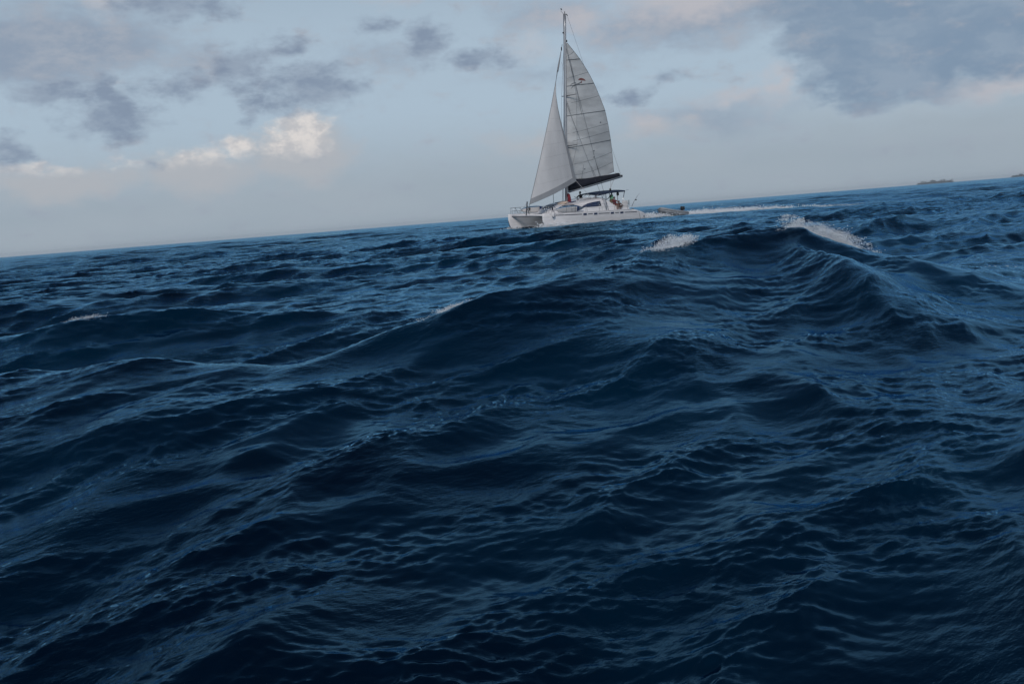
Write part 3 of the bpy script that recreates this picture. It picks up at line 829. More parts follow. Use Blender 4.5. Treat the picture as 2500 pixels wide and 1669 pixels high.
# boom with its lowered-sail bag
G0 = Vector((.84, 0.0, 3.0)); G1 = Vector((-4.78, 1.12, 4.12))
boom = tube('boom', [G0, G0.lerp(G1, .5), G1], .11, M_ALU, cat, n=10)
bevel_box('boom_end_block', G1 + Vector((-.05, 0, .05)), (.22, .14, .2), M_RUBBER, boom, b=.04)
rows = []
bd = (G1 - G0).normalized(); bs = Vector((-bd.y, bd.x, 0)).normalized()
for t, hgt, wd in [(0.0, .55, .10), (.04, .88, .2), (.11, .98, .24), (.2, .86, .24), (.32, .74, .22), (.45, .66, .21), (.6, .56, .19), (.75, .46, .17), (.88, .38, .15), (.95, .33, .12), (.975, .22, .07)]:
    c_ = G0.lerp(G1, t) + Vector((0, 0, .07))
    sag = .03 * math.sin(t * 40)
    rows.append([c_ + bs * wd * .7, c_ + bs * wd + Vector((0, 0, hgt * .3)), c_ + bs * (wd * .8) + Vector((0, 0, hgt * .7)), c_ + bs * wd * .25 + Vector((0, 0, hgt + sag)),
                 c_ - bs * wd * .25 + Vector((0, 0, hgt + sag)), c_ - bs * (wd * .8) + Vector((0, 0, hgt * .7)), c_ - bs * wd + Vector((0, 0, hgt * .3)), c_ - bs * wd * .7])
loft('sail_bag', rows, M_NAVY, boom, closed=True, caps=True)
for t0 in (.87, .80):
    p = G0.lerp(G1, t0); e = Vector((-3.1 + (t0 - .8) * 3, 1.45, 3.0 - .05))
    tube('mainsheet', [p, e], .02, M_ROPE, boom, n=5)
bevel_box('sheet_block', (-3.02, 1.45, 2.96), (.16, .12, .24), M_RUBBER, boom, b=.03)
tube('topping_lift', [(.04, 0, 18.5), G1 + Vector((0, 0, .12))], .009, M_WIRE, cat, n=5)
tube('reefing_line', [(-4.02, .96, 4.6), G1 + Vector((0, 0, .1))], .014, M_ROPE, boom, n=5)

# mainsail: rows from foot to head, belly to port
LEECH = [(3.7, -4.3, 1.02), (4.57, -4.02, .96), (6.55, -3.89, .95), (7.5, -3.78, .96), (8.8, -3.56, .95), (10.16, -3.28, .90), (11.4, -2.77, .80), (12.61, -2.23, .68), (13.7, -1.62, .53), (14.75, -.91, .38), (15.5, -.26, .22), (16.14, .24, .06)]
def main_pt(v, u, off=0.0):
    """v 0 foot .. 1 head along the leech, u 0 luff .. 1 leech"""
    zl = lerp(4.3, 16.14, v)
    zl = lerp(4.57, 16.14, v)
    lx, ly = interp(LEECH, zl)
    zu = lerp(3.80, 16.12, v)
    a = Vector((mast_x(zu) - .16, 0.02, zu)); b = Vector((lx, ly, zl))
    p = a.lerp(b, u)
    ch = (b - a).length
    cam_ = .085 * ch * 4 * (u ** .75) * (1 - u) * .8 * min(1.0, .05 + v * 5)
    return p + Vector((.2, .98, 0)) * (cam_ + off) + Vector((0, 0, -.30 * math.sin(math.pi * u) * max(0, 1 - 4 * v)))
rows = [[main_pt(i / 40, j / 16) for j in range(17)] for i in range(41)]
ms = loft('mainsail', rows, M_MAIN, cat)
def main_v(z): return (z - 4.57) / (16.14 - 4.57)
for z in (14.75, 12.61, 10.16, 7.5):
    v = main_v(z)
    tube('batten', [main_pt(v, u / 8, .015) for u in range(9)], .030, M_SEAM, ms, n=5)
for z in (15.4, 13.6, 11.5, 9.0, 8.3, 6.4, 5.5):
    v = main_v(z)
    tube('seam', [main_pt(max(0, v - .03 * (1 - u / 8)), u / 8, .008) for u in range(9)], .0125, M_SEAM, ms, n=4)
tube('leech_tape', [main_pt(i / 24, 1.0, .004) for i in range(25)], .022, M_SEAM, ms, n=5)
for (z, u) in ((6.4, .55), (6.9, .55), (9.2, .8), (5.6, .35)):
    bevel_box('reef_patch', main_pt(main_v(z), u, .01), (.13, .03, .10), M_SEAM, ms, b=.008)
# the faded emblem printed on the sail: a red winged head over two trailing dark strokes
def print_strip(name, pts, wd, m_):
    rows = []
    for i, (z, u) in enumerate(pts):
        ww = wd * (1 - .75 * abs(2 * i / (len(pts) - 1) - 1) ** 2)
        a = main_pt(main_v(z + ww), u, .012); b = main_pt(main_v(z - ww), u, .012)
        rows.append([a, b])
    loft(name, rows, m_, ms)
print_strip('emblem_stroke', [(12.36, .12), (12.56, .2), (12.66, .3), (12.70, .4), (12.78, .48), (12.9, .54)], .06, M_SEAM)
print_strip('emblem_stroke', [(12.63, .10), (12.75, .16), (12.8, .24), (12.82, .33)], .035, M_SEAM)
print_strip('emblem_wing', [(13.02, .42), (13.06, .50), (13.04, .58), (12.98, .66), (12.9, .70)], .11, M_REDP)
print_strip('emblem_body', [(13.0, .55), (12.9, .54), (12.8, .53), (12.74, .47)], .07, M_REDP)

# headsail, furled thin at the top
LUFF0 = Vector((5.47, 0, 2.12)); LUFF1 = Vector((.78, 0, 16.0))
JL = [(2.12, 5.46, 0.0), (3.93, .72, 1.0), (6.37, 1.22, .80), (7.8, 1.55, .70), (9.18, 1.83, .56), (10.4, 2.02, .44), (11.65, 2.06, .30), (12.6, 1.90, .18), (13.4, 1.68, .09), (14.3, 1.39, .03)]
def jib_luff(z):
    t = (z - LUFF0.z) / (LUFF1.z - LUFF0.z)
    p = LUFF0.lerp(LUFF1, t)
    return p + Vector((-.10, .12, 0)) * math.sin(math.pi * max(0, min(1, t)))
def jib_pt(v, u, off=0.0):
    zl = lerp(3.93, 14.3, v)
    lx, ly = interp(JL, zl)
    zu = lerp(2.12, 14.35, v)
    a = jib_luff(zu); b = Vector((lx, ly, zl))
    p = a.lerp(b, u)
    ch = (b - a).length
    cam_ = .10 * ch * 4 * (u ** .8) * (1 - u) * (.55 + .45 * v)
    n_ = Vector((.2, .98, .1))
    foot = -.10 * math.sin(math.pi * u) * max(0, 1 - v * 9)
    return p + n_ * (cam_ + off) + Vector((0, 0, foot))
jib = loft('headsail', [[jib_pt(i / 40, j / 14) for j in range(15)] for i in range(41)], M_JIB, cat)
loft('foot_strip', [[jib_pt(v, j / 14, .012) for j in range(15)] for v in (0, .02, .04)], M_UV, jib)
loft('leech_strip', [[jib_pt(i / 30, u, .010) for u in (.93, .965, 1.0)] for i in range(1, 31)], M_UV, jib)
for k in range(1, 10):
    v0 = k / 10.5
    tube('panel_seam', [jib_pt(min(1, max(.045, v0 + .07 * (.5 - u / 8))), u / 8 * .93, .002) for u in range(9)], .005, M_UV, jib, n=4)
tube('leech_edge', [jib_pt(i / 30, 1.0) for i in range(31)], .012, M_SEAM, jib, n=5)
tube('foot_edge', [jib_pt(0, i / 20) for i in range(21)], .014, M_SEAM, jib, n=5)
fs = tube('forestay', [(5.72, 0, 1.2), (5.5, 0, 2.0)] + [jib_luff(lerp(2.12, 16, i / 10)) for i in range(11)], .02, M_WIRE, cat, n=6)
tube('furled_head', [jib_luff(z) for z in (13.6, 14.2, 14.8, 15.4)], [.07, .07, .05, .03], M_UV, fs, n=8)
bevel_box('furler_swivel', jib_luff(15.6), (.08, .08, .3), M_RUBBER, fs, b=.02)
tube('furling_drum', [(5.62, 0, 1.55), (5.6, 0, 1.6), (5.55, 0, 1.8), (5.54, 0, 1.84)], [.05, .12, .12, .05], M_RUBBER, fs, n=12)
tube('jib_sheet', [jib_pt(0, 1.0), (-.2, 2.1, 2.2), (-.9, 2.2, 2.35)], .014, M_ROPE, cat, n=5)
# standing rigging
for s in (1, -1):
    ch = Vector((-1.15, s * 3.1, 1.12))
    tip_u = Vector((mast_x(11.5) - .45, s * 1.0, 11.58)); tip_l = Vector((mast_x(7.08) - .45, s * 1.05, 7.16))
    tube('cap_shroud', [ch, (mast_x(15.9), s * .09, 15.9)], .014, M_WIRE, cat, n=5)
    tube('lower_shroud', [ch + Vector((.18, 0, 0)), (mast_x(11.0), s * .09, 11.0)], .014, M_WIRE, cat, n=5)
    tube('diamond_stay', [(mast_x(16.4), s * .08, 16.4), tip_u, tip_l, (mast_x(3.2), s * .1, 3.2)], .010, M_WIRE, cat, n=5)
    tube('turnbuckle', [ch, ch + Vector((.05, -s * .09, .5))], .028, M_ALU, cat, n=6)
    tube('lazy_jack', [tip_u + Vector((.2, -s * .4, 3.0)), (-1.0, .42 + s * .22, 8.2), (-2.47, .66 + s * .2, 4.15)], .014 if s > 0 else .008, M_WIRE, boom, n=5)
    tube('lazy_jack', [(mast_x(11) - .1, s * .12, 11.0), (-.9, .38 + s * .24, 6.4), (-2.0, .56 + s * .2, 4.05)], .012 if s > 0 else .008, M_WIRE, boom, n=5)
    tube('lazy_jack', [(-.9, .38 + s * .24, 6.4), (-.35, .25 + s * .25, 4.0)], .009, M_WIRE, boom, n=5)
tube('spinnaker_halyard', [(mast_x(17.8) + .1, .0, 17.8), (mast_x(9) + .34, .1, 9), (1.75, .2, 2.1)], .008, M_ROPE, mast, n=5)
tube('flag_halyard', [(1.9, -.9, 2.1), (1.9, -.9, 3.9)], .022, M_ALUD, cat, n=5)
# red bag tied to the mast foot
V, F = tube_geo([(1.02, .22, 2.0), (1.0, .25, 2.15), (1.0, .25, 2.5), (1.03, .22, 2.75), (1.05, .2, 2.86)], [.10, .17, .15, .13, .05], 10)
mesh_obj('mast_bag', V, F, M_RED, mast, smooth=True)
# stern rails and arch of the near side
ar = tube('stern_rail', [(-4.55, 2.15, 1.1), (-4.75, 2.1, 1.55), (-5.0, 1.8, 1.62), (-5.35, 1.3, 1.5), (-5.6, 1.0, 1.15)], .018, M_STEEL, cat, n=6)
tube('rail_leg', [(-5.0, 1.8, 1.62), (-4.95, 1.85, 1.1)], .015, M_STEEL, ar, n=5)
tube('stern_light_pole', [(-4.6, 2.2, 1.15), (-4.62, 2.2, 1.95)], .014, M_STEEL, ar, n=5)
bevel_box('furled_pennant', (-4.62, 2.2, 1.75), (.05, .05, .36), M_RUBBER, ar, b=.015)
# ------------------------------------------------------------------ things carried by the catamaran
def paddle_board(name, centre, half, sgn, bands, lean, label):
    """board lashed on edge along the rail; built along x, width up, deck face inboard"""
    rows = []; NT_, NW = 28, 6
    wmax, th = .31, .055
    for i in range(NT_ + 1):
        t = i / NT_                                   # 0 nose (forward) .. 1 tail
        x = half * (1 - 2 * t)
        q = abs(2 * t - 1.02)
        wd = max(.015, wmax * (1 - min(1, q) ** 2.6))
        tk = max(.012, th * (1 - min(1, q) ** 3.5))
        rock = .10 * (max(0, .3 - t) / .3) ** 2 + .03 * (max(0, t - .8) / .2) ** 2
        ring = []
        for j in range(NW + 1):
            v = -1 + 2 * j / NW
            ring.append(Vector((x, sgn * (tk * math.sqrt(max(0, 1 - v ** 4)) - rock), v * wd)))
        for j in range(NW - 1, 0, -1):
            v = -1 + 2 * j / NW
            ring.append(Vector((x, sgn * (-tk * math.sqrt(max(0, 1 - v ** 4)) - rock), v * wd)))
        rows.append(ring)
    def fm(i, k):
        t = (i + .5) / NT_
        outer = k < NW
        v = (-1 + 2 * (k + .5) / NW) if outer else 1 - 2 * (k - NW + .5) / NW
        for a, b, mm in bands:
            if a <= t < b: return mm
        return 1 if (v > .62 and sgn > 0) else 0
    root = empty(name, b2w(centre))
    root.rotation_mode = 'QUATERNION'
    root.rotation_quaternion = (CAT_R @ Matrix.Rotation(lean, 3, 'X')).to_quaternion()
    tag(root, label, 'paddleboard', 'paddleboards lashed to the rails')
    loft('board', rows, [M_PBW, M_PBL, M_PBN, M_PBG], root, closed=True, caps=True, fmat=fm)
    for x in (half * .25, -half * .38):
        tube('lashing', [(x, sgn * .062, -.30), (x, sgn * .072, 0), (x, sgn * .062, .30)], .009, M_RUBBER, root, n=5)
    V, F = [(-half * .80, -sgn * .05, 0), (-half * .92, -sgn * .05, 0), (-half * .93, -sgn * .20, 0), (-half * .8, -sgn * .05, .012), (-half * .92, -sgn * .05, .012), (-half * .93, -sgn * .2, .012)], [(0, 1, 2), (5, 4, 3), (0, 3, 4, 1), (1, 4, 5, 2), (2, 5, 3, 0)]
    mesh_obj('fin', V, F, M_RUBBER, root)
M_PBW = mat('board_white', (0.55, 0.55, 0.56), 0.4, var=0.08)
M_PBL = mat('board_bright_blue', (0.02, 0.13, 0.27), 0.4, var=0.15)
M_PBN = mat('board_navy', (0.012, 0.035, 0.12), 0.4, var=0.15)
M_PBG = mat('board_slate', (0.14, 0.18, 0.24), 0.45, var=0.2)
paddle_board('paddleboard', (3.42, 2.96, 1.55), 1.70, 1, [(.74, .82, 2), (.82, 1.1, 3)], rad(-8), 'white paddleboard with bright blue top edge and navy band, lashed along the port hull')
paddle_board('paddleboard', (2.72, -2.84, 1.57), 1.64, 1, [(.73, .80, 2), (.80, 1.1, 3)], rad(8), 'pale paddleboard with navy and slate tail on the starboard hull')

M_FEND = mat('fender_white', (0.6, 0.6, 0.62), 0.45, var=0.12)
M_FENB = mat('fender_navy_cap', (0.01, 0.015, 0.035), 0.5, var=0.1)
fe = empty('fender', b2w((5.22, 2.86, .9)))
fe.rotation_mode = 'QUATERNION'; fe.rotation_quaternion = CAT_R.to_quaternion()
tag(fe, 'white cylindrical fender with dark ends hanging at the port bow', 'fender')
V, F = tube_geo([(0, 0, z) for z in (.04, .08, .16, .42, .50, .55)], [.05, .11, .15, .15, .11, .05], 14)
mesh_obj('fender_body', V, F, M_FEND, fe, smooth=True)
for z0, z1 in ((-.02, .06), (.53, .62)):
    tube('end_cap', [(0, 0, z0), (0, 0, z1)], [.03, .06] if z0 < 0 else [.06, .03], M_FENB, fe, n=10)
tube('lanyard', [(0, 0, .6), (-.05, -.1, .92)], .01, M_ROPE, fe, n=5)
bevel_box('knot', (-.03, -.08, .78), (.1, .12, .28), M_FENB, fe, b=.03)

rod = empty('fishing_rod', b2w((-5.42, 1.8, 1.5)))
rod.rotation_mode = 'QUATERNION'; rod.rotation_quaternion = CAT_R.to_quaternion()
tag(rod, 'thin fishing rod leaning out from the stern rail of the catamaran', 'fishing rod')
tube('blank', [(0, 0, -.12), (-.3, 0, .3), (-.7, .02, .72), (-1.0, .03, .98)], [.02, .016, .010, .005], M_RUBBER, rod, n=6)
tube('reel', [(-.50, -.05, .40), (-.50, .09, .40)], .055, M_RUBBER, rod, n=10)
tube('grip', [(0.05, 0, -.2), (-.1, 0, .02)], .024, M_ALUD, rod, n=8)

# ------------------------------------------------------------------ people
def skin_mesh(name, verts, edges, radii, m, parent, root=0, sub=2):
    me = bpy.data.meshes.new(name)
    me.from_pydata([tuple(v) for v in verts], edges, [])
    me.update()
    o = bpy.data.objects.new(name, me)
    link(o, parent)
    o.modifiers.new('Skin', 'SKIN').use_smooth_shade = True
    for i, r_ in enumerate(radii):
        sv = me.skin_vertices[0].data[i]
        sv.radius = (r_, r_) if not isinstance(r_, tuple) else r_
        sv.use_root = (i == root)
    o.modifiers.new('Subdivision', 'SUBSURF').levels = sub
    o.modifiers['Subdivision'].render_levels = sub
    me.materials.append(m)
    return o
def person(J, label, shirt_m, short_m, skin_m, hair_m, sleeves=True, facing=(1, 0, 0), scale=1.0):
    """J: joint positions in catamaran coordinates"""
    J = {k: Vector(v) for k, v in J.items()}
    base = Vector((J['pelvis'].x, J['pelvis'].y, min(J['footL'].z, J['footR'].z)))
    root = empty('person', b2w(base))
    root.rotation_mode = 'QUATERNION'; root.rotation_quaternion = CAT_R.to_quaternion()
    tag(root, label, 'person', 'people aboard the catamaran')
    for k in J: J[k] = J[k] - base
    s = scale
    fc = Vector(facing).normalized()
    side = Vector((-fc.y, fc.x, 0))                      # to the person's left
    V, E, R_ = [], [], []
    def add(p, r, par=None):
        V.append(p); R_.append(r * s if not isinstance(r, tuple) else (r[0] * s, r[1] * s))
        if par is not None: E.append((par, len(V) - 1))
        return len(V) - 1
    pel = add(J['pelvis'], .105)
    chest = J['neck'] + (J['pelvis'] - J['neck']) * .28
    belly = J['pelvis'].lerp(chest, .5)
    b_ = add(belly, .10, pel); c_ = add(chest, .125, b_)
    nk = add(J['neck'], .05, c_)
    hd_dir = (J['head'] - J['neck']).normalized()
    jaw = add(J['neck'].lerp(J['head'], .45) + fc * .02 * s, .065, nk)
    cr = add(J['head'], .082, jaw)
    add(J['head'] + hd_dir * .06 * s, .06, cr)
    add(J['neck'].lerp(J['head'], .72) + fc * .105 * s, .012, cr)          # nose
    for sd, sg in (('L', 1), ('R', -1)):
        sh_ = add(chest + (J['neck'] - chest) * .5 + side * .17 * sg * s, .055, c_)
        el_ = add(J['elbow' + sd], .042, sh_)
        wr = add(J['hand' + sd], .028, el_)
        fd = (J['hand' + sd] - J['elbow' + sd]).normalized()
        palm = add(J['hand' + sd] + fd * .06 * s, (.035, .018), wr)
        sp = fd.cross(Vector((0, 0, 1)))
        sp = sp.normalized() if sp.length > .1 else side
        for k, (off, ln) in enumerate(((-.030, .07), (-.010, .085), (.010, .08), (.030, .06))):
            k1 = add(V[palm] + fd * .045 * s + sp * off * s, .010, palm)
            add(V[k1] + fd * ln * .6 * s + Vector((0, 0, -.03 * s)), .008, k1)
        t1 = add(V[wr] + fd * .03 * s + sp * .045 * sg * s, .012, wr)
        add(V[t1] + fd * .045 * s + sp * .015 * sg * s, .009, t1)
        hp = add(J['pelvis'] + side * .09 * sg * s + Vector((0, 0, -.02)), .088, pel)
        kn = add(J['knee' + sd], .058, hp)
        an = add(J['foot' + sd] + Vector((0, 0, .07 * s)), .038, kn)
        add(J['foot' + sd] + fc * .13 * s + Vector((0, 0, .025 * s)), (.035, .022), an)
    body = skin_mesh('body', V, E, R_, skin_m, root)
    # shirt
    V2, E2, R2 = [J['pelvis'] + Vector((0, 0, .03)), belly, chest, chest.lerp(J['neck'], .75)], [(0, 1), (1, 2), (2, 3)], [.128 * s, .122 * s, .146 * s, .075 * s]
    for sd, sg in (('L', 1), ('R', -1)):
        q = chest + (J['neck'] - chest) * .5 + side * .17 * sg * s
        V2.append(q); E2.append((2, len(V2) - 1)); R2.append(.075 * s)
        V2.append(q.lerp(J['elbow' + sd], .75 if sleeves else .35)); E2.append((len(V2) - 2, len(V2) - 1)); R2.append(.062 * s)
    skin_mesh('shirt', V2, E2, R2, shirt_m, root, 1)
    V3, E3, R3 = [J['pelvis']], [], [.13 * s]
    for sd, sg in (('L', 1), ('R', -1)):
        hp = J['pelvis'] + side * .09 * sg * s + Vector((0, 0, -.02))
        V3.append(hp); E3.append((0, len(V3) - 1)); R3.append(.108 * s)
        V3.append(hp.lerp(J['knee' + sd], .8)); E3.append((len(V3) - 2, len(V3) - 1)); R3.append(.085 * s)
    skin_mesh('shorts', V3, E3, R3, short_m, root)
    # hair
    me = bpy.data.meshes.new('hair'); bm = bmesh.new()
    bmesh.ops.create_uvsphere(bm, u_segments=14, v_segments=10, radius=.108 * s)
    rr = random.Random(3)
    for v in bm.verts:
        if v.co.z < -.02 * s and v.co.dot(fc) > -.01: v.co *= .72
        elif v.co.dot(fc) > .05 * s and v.co.z < .05 * s: v.co *= .78
        v.co *= rr.uniform(.97, 1.05)
    bm.to_mesh(me); bm.free()
    me.materials.append(hair_m)
    me.polygons.foreach_set('use_smooth', [True] * len(me.polygons))
    o = bpy.data.objects.new('hair', me); o.location = J['head'] - fc * .015 * s + Vector((0, 0, .03 * s))
    link(o, root)
    return root
SK1 = mat('brown_skin', (0.095, 0.045, 0.028), 0.5, var=0.1)
SK2 = mat('tanned_skin', (0.16, 0.085, 0.06), 0.5, var=0.1)
HAIR = mat('dark_hair', (0.008, 0.007, 0.007), 0.6, var=0.3)
SH_DK = mat('dark_shirt', (0.010, 0.014, 0.022), 0.85, var=0.2)
SH_GR = mat('pale_green_shirt', (0.17, 0.42, 0.26), 0.85, var=0.15)
SH_RD = mat('dark_red_shirt', (0.12, 0.025, 0.028), 0.85, var=0.2)
SH_BR = mat('brown_shirt', (0.05, 0.028, 0.03), 0.85, var=0.2)
PT_BL = mat('dark_blue_shorts', (0.012, 0.02, 0.035), 0.85, var=0.2)
PT_GY = mat('grey_shorts', (0.14, 0.16, 0.17), 0.85, var=0.2)
PT_KH = mat('khaki_trousers', (0.16, 0.13, 0.10), 0.85, var=0.2)
FL = 1.235
person(dict(pelvis=(-1.70, -1.15, 2.12), neck=(-1.62, -1.15, 2.66), head=(-1.60, -1.15, 2.84), elbowL=(-1.38, -.90, 2.45), handL=(-1.18, -.78, 2.52), elbowR=(-1.35, -1.42, 2.40), handR=(-1.12, -1.35, 2.46),
            kneeL=(-1.66, -1.05, 1.68), kneeR=(-1.64, -1.26, 1.68), footL=(-1.72, -1.05, FL), footR=(-1.70, -1.26, FL)),
       'person in dark clothes standing behind the coachroof ahead of the blue bimini', SH_DK, PT_BL, SK1, HAIR)
person(dict(pelvis=(-3.08, 1.5, 2.03), neck=(-3.12, 1.5, 2.54), head=(-3.13, 1.5, 2.70), elbowL=(-2.82, 1.66, 2.40), handL=(-2.66, 1.70, 2.60), elbowR=(-3.05, 1.22, 2.25), handR=(-2.85, 1.15, 2.12),
            kneeL=(-3.0, 1.60, 1.62), kneeR=(-3.02, 1.38, 1.62), footL=(-3.08, 1.60, FL), footR=(-3.10, 1.38, FL)),
       'person in pale green shirt standing under the blue bimini with one arm raised', SH_GR, PT_KH, SK1, HAIR, scale=.96)
person(dict(pelvis=(-2.62, 2.40, 1.66), neck=(-2.50, 2.42, 2.06), head=(-2.56, 2.42, 2.21), elbowL=(-2.82, 2.62, 1.86), handL=(-2.86, 2.82, 1.70), elbowR=(-2.22, 2.36, 1.93), handR=(-1.99, 2.36, 1.97),
            kneeL=(-2.74, 2.80, 1.62), kneeR=(-2.52, 2.80, 1.60), footL=(-2.58, 2.86, 1.19), footR=(-2.42, 2.86, 1.19)),
       'person in dark red shirt sitting on the cockpit coaming, one arm stretched forward', SH_RD, SH_RD, SK2, HAIR, facing=(0, 1, 0), scale=.95)
person(dict(pelvis=(-3.12, 2.46, 1.42), neck=(-3.10, 2.48, 1.74), head=(-3.08, 2.48, 1.86), elbowL=(-3.32, 2.62, 1.58), handL=(-3.30, 2.78, 1.52), elbowR=(-2.88, 2.62, 1.57), handR=(-2.86, 2.78, 1.50),
            kneeL=(-3.12, 2.78, 1.50), kneeR=(-2.92, 2.80, 1.50), footL=(-2.86, 2.88, 1.19), footR=(-2.74, 2.88, 1.19)),
       'small person with dark hair and grey shorts sitting low beside the red shirt', SH_BR, PT_GY, SK1, HAIR, facing=(0, 1, 0), scale=.72)

# ------------------------------------------------------------------ the dinghy on its tow line
M_HYP = mat('grey_hypalon', (0.27, 0.295, 0.325), 0.55, var=0.14, vscale=3, bump=0.004, bscale=14)
M_FLOOR = mat('dinghy_floor', (0.28, 0.30, 0.32), 0.6, var=0.15)
M_COWL = mat('black_cowl', (0.010, 0.011, 0.014), 0.35, var=0.15)
DR_ = Matrix.Rotation(BOAT_YAW + rad(3), 3, 'Z') @ Matrix.Rotation(rad(-5.5), 3, 'Y')
dg = empty('dinghy', (DGY.x, DGY.y, .73))
dg.rotation_mode = 'QUATERNION'; dg.rotation_quaternion = DR_.to_quaternion()
tag(dg, 'grey inflatable dinghy with black outboard, towed in the white wake', 'dinghy')
path = [(-1.85, .58, .24), (-1.6, .6, .24), (-.4, .62, .25), (.6, .60, .29), (1.15, .48, .36), (1.5, .26, .45), (1.62, 0, .49)]
full = path + [(x, -y, z) for x, y, z in path[-2::-1]]
rr_ = [.06, .19, .215, .215, .21, .205, .205] + [.205, .21, .215, .215, .19, .06]
tb = tube('inflatable_tube', full, rr_, M_HYP, dg, n=14)
tube('rubbing_strake', [(x + (.21 if abs(y) < .1 else .21 * (x > 1.2) * .8), y + (.205 if y > 0 else (-.205 if y < 0 else 0)) * (1 if x < 1.2 else .8), z + .02) for x, y, z in full[1:-1]], .022, M_RUBBER, tb, n=6)
for x in (.7, -.3): tube('tube_seam', [(x, .6 + .217 * math.cos(a_), .28 + .217 * math.sin(a_)) for a_ in [i * math.pi / 6 for i in range(-3, 8)]], .008, M_FLOOR, tb, n=5)
rows = [[Vector((x, -w_, zt)), Vector((x, 0, zb)), Vector((x, w_, zt)), Vector((x, 0, zt + .02))] for x, w_, zt, zb in [(-1.5, .5, .12, -.16), (0, .5, .13, -.18), (.8, .4, .2, -.1), (1.35, .16, .34, .14)]]
loft('rigid_bottom', rows, M_FLOOR, dg, closed=True, caps=True, smooth=False)
bevel_box('transom', (-1.45, 0, .26), (.05, 1.0, .42), M_FLOOR, dg, b=.01)
bevel_box('thwart', (-.35, 0, .42), (.28, 1.0, .05), M_FLOOR, dg, b=.015)
ob = bevel_box('outboard_cowl', (-1.62, 0, .74), (.42, .30, .36), M_COWL, dg, b=.10, seg=3)
tube('outboard_leg', [(-1.6, 0, .6), (-1.62, 0, .2), (-1.66, 0, -.25)], [.10, .07, .06], M_COWL, ob, n=8)
bevel_box('clamp_bracket', (-1.5, 0, .5), (.12, .2, .16), M_COWL, ob, b=.02)
tube('tiller', [(-1.45, 0, .66), (-1.05, .05, .70)], .022, M_COWL, ob, n=6)
tow = tube('tow_rope', [b2w((-4.5, 1.6, 1.1)), b2w((-7.0, 1.5, .75)), Vector((DGY.x, DGY.y, .73)) + DR_ @ Vector((1.6, 0, .42))], .014, M_ROPE, None, n=5)
tag(tow, 'thin pale tow rope from the catamaran stern to the dinghy bow', 'rope')

# ------------------------------------------------------------------ spray and foam standing on the breaking water
def foam_blobs(name, label, pick, n, smin, smax, lift, seed, zbias=0.0):
    """many small irregular flakes of foam set on the water surface"""
    rng = np.random.default_rng(seed)
    clump = sstep(sample([B2[0]], 15.3, sx * 1.3, sy * 1.3)[0], -.01, .03) * sstep(sample([B2[1]], 15.3, sx * 4.1 + 3, sy * 4.1)[0], -.03, .02) if smax < .05 else 1.0
    wgt = (pick * (.08 + clump)).reshape(-1).copy(); wgt[wgt < .04] = 0
    if wgt.sum() <= 0: return
    nc = max(8, n // 110)                                # flakes gather in clots
    cidx = rng.choice(len(wgt), nc, p=wgt / wgt.sum())
    which = rng.integers(0, nc, n)
    loose = rng.random(n) < .14
    idx = np.where(loose, rng.choice(len(wgt), n, p=wgt / wgt.sum()), cidx[which])
    dr = DR.reshape(-1)[idx]
    spread = np.where(loose, dr * .5, np.maximum(dr * .5, (smax * rng.uniform(3, 9, nc))[which]))
    c = co[idx] + rng.normal(size=(n, 3)) * np.stack([spread, spread, spread * .35], -1)
    c[:, 2] += (rng.random(nc) ** 2 * lift)[which] * ~loose * .6
    size = smin + (smax - smin) * rng.random(n) ** 2.5
    c[:, 2] += rng.random(n) ** 2 * lift * wgt[idx] + zbias
    ov = np.array([(1, 0, 0), (-1, 0, 0), (0, 1, 0), (0, -1, 0), (0, 0, 1), (0, 0, -1)], float)
    of = np.array([(0, 2, 4), (2, 1, 4), (1, 3, 4), (3, 0, 4), (2, 0, 5), (1, 2, 5), (3, 1, 5), (0, 3, 5)])
    sc_ = size[:, None, None] * rng.uniform(.6, 1.4, (n, 6, 1))
    A = rng.normal(size=(n, 3, 3)); Q = np.linalg.qr(A)[0]
    V = c[:, None, :] + (ov[None] @ Q) * sc_ * np.array([1.2, 1.2, .8])
    F = (of[None] + 6 * np.arange(n)[:, None, None]).reshape(-1, 3)
    me = bpy.data.meshes.new(name)
    me.from_pydata(V.reshape(-1, 3).tolist(), [], F.tolist())
    me.polygons.foreach_set('use_smooth', [True] * len(me.polygons))
    me.materials.append(M_FOAM)
    tag(link(bpy.data.objects.new(name, me)), label, 'foam', kind='stuff')
M_FOAM = mat('sea_foam', (0.78, 0.84, 0.90), 0.9, var=0.12, vscale=8)
def patch(x, y, fl, fw, ang):
    c, s = math.cos(rad(ang)), math.sin(rad(ang))
    a = ((sx - x) * c + (sy - y) * s) / fl; b = (-(sx - x) * s + (sy - y) * c) / fw
    return np.exp(-(a * a + b * b))
foam_blobs('breaking_foam', 'white spray breaking on the highest peak of the big wave', patch(5.95, 18.45, .7, .15, 15), 24000, .0015, .009, .36, 1)
foam_blobs('breaking_foam', 'white foam tumbling on the crest just below the highest peak', patch(2.8, 16.6, .6, .11, 50), 9500, .0013, .007, .18, 2)
foam_blobs('breaking_foam', 'thin line of foam on the low part of the long crest', patch(-.7, 11.9, .3, .06, 42), 2500, .001, .005, .025, 3)
foam_blobs('breaking_foam', 'small white cap on the low wave behind the long crest', patch(-7.4, 17.3, .3, .1, 20), 2500, .0015, .006, .04, 4)
la = -((sx - BOAT.x) * FWD.x + (sy - BOAT.y) * FWD.y); lb = (sx - BOAT.x) * PORT.x + (sy - BOAT.y) * PORT.y
wk = np.exp(-((lb - 1.5 - .5 * np.sin(la * .3)) / 1.1) ** 2) * sstep(la, 6.4, 7.4) * sstep(la, 40, 12) * (TR > 60) * np.where((la > 8.6) & (la < 13.2), .12, 1.0)
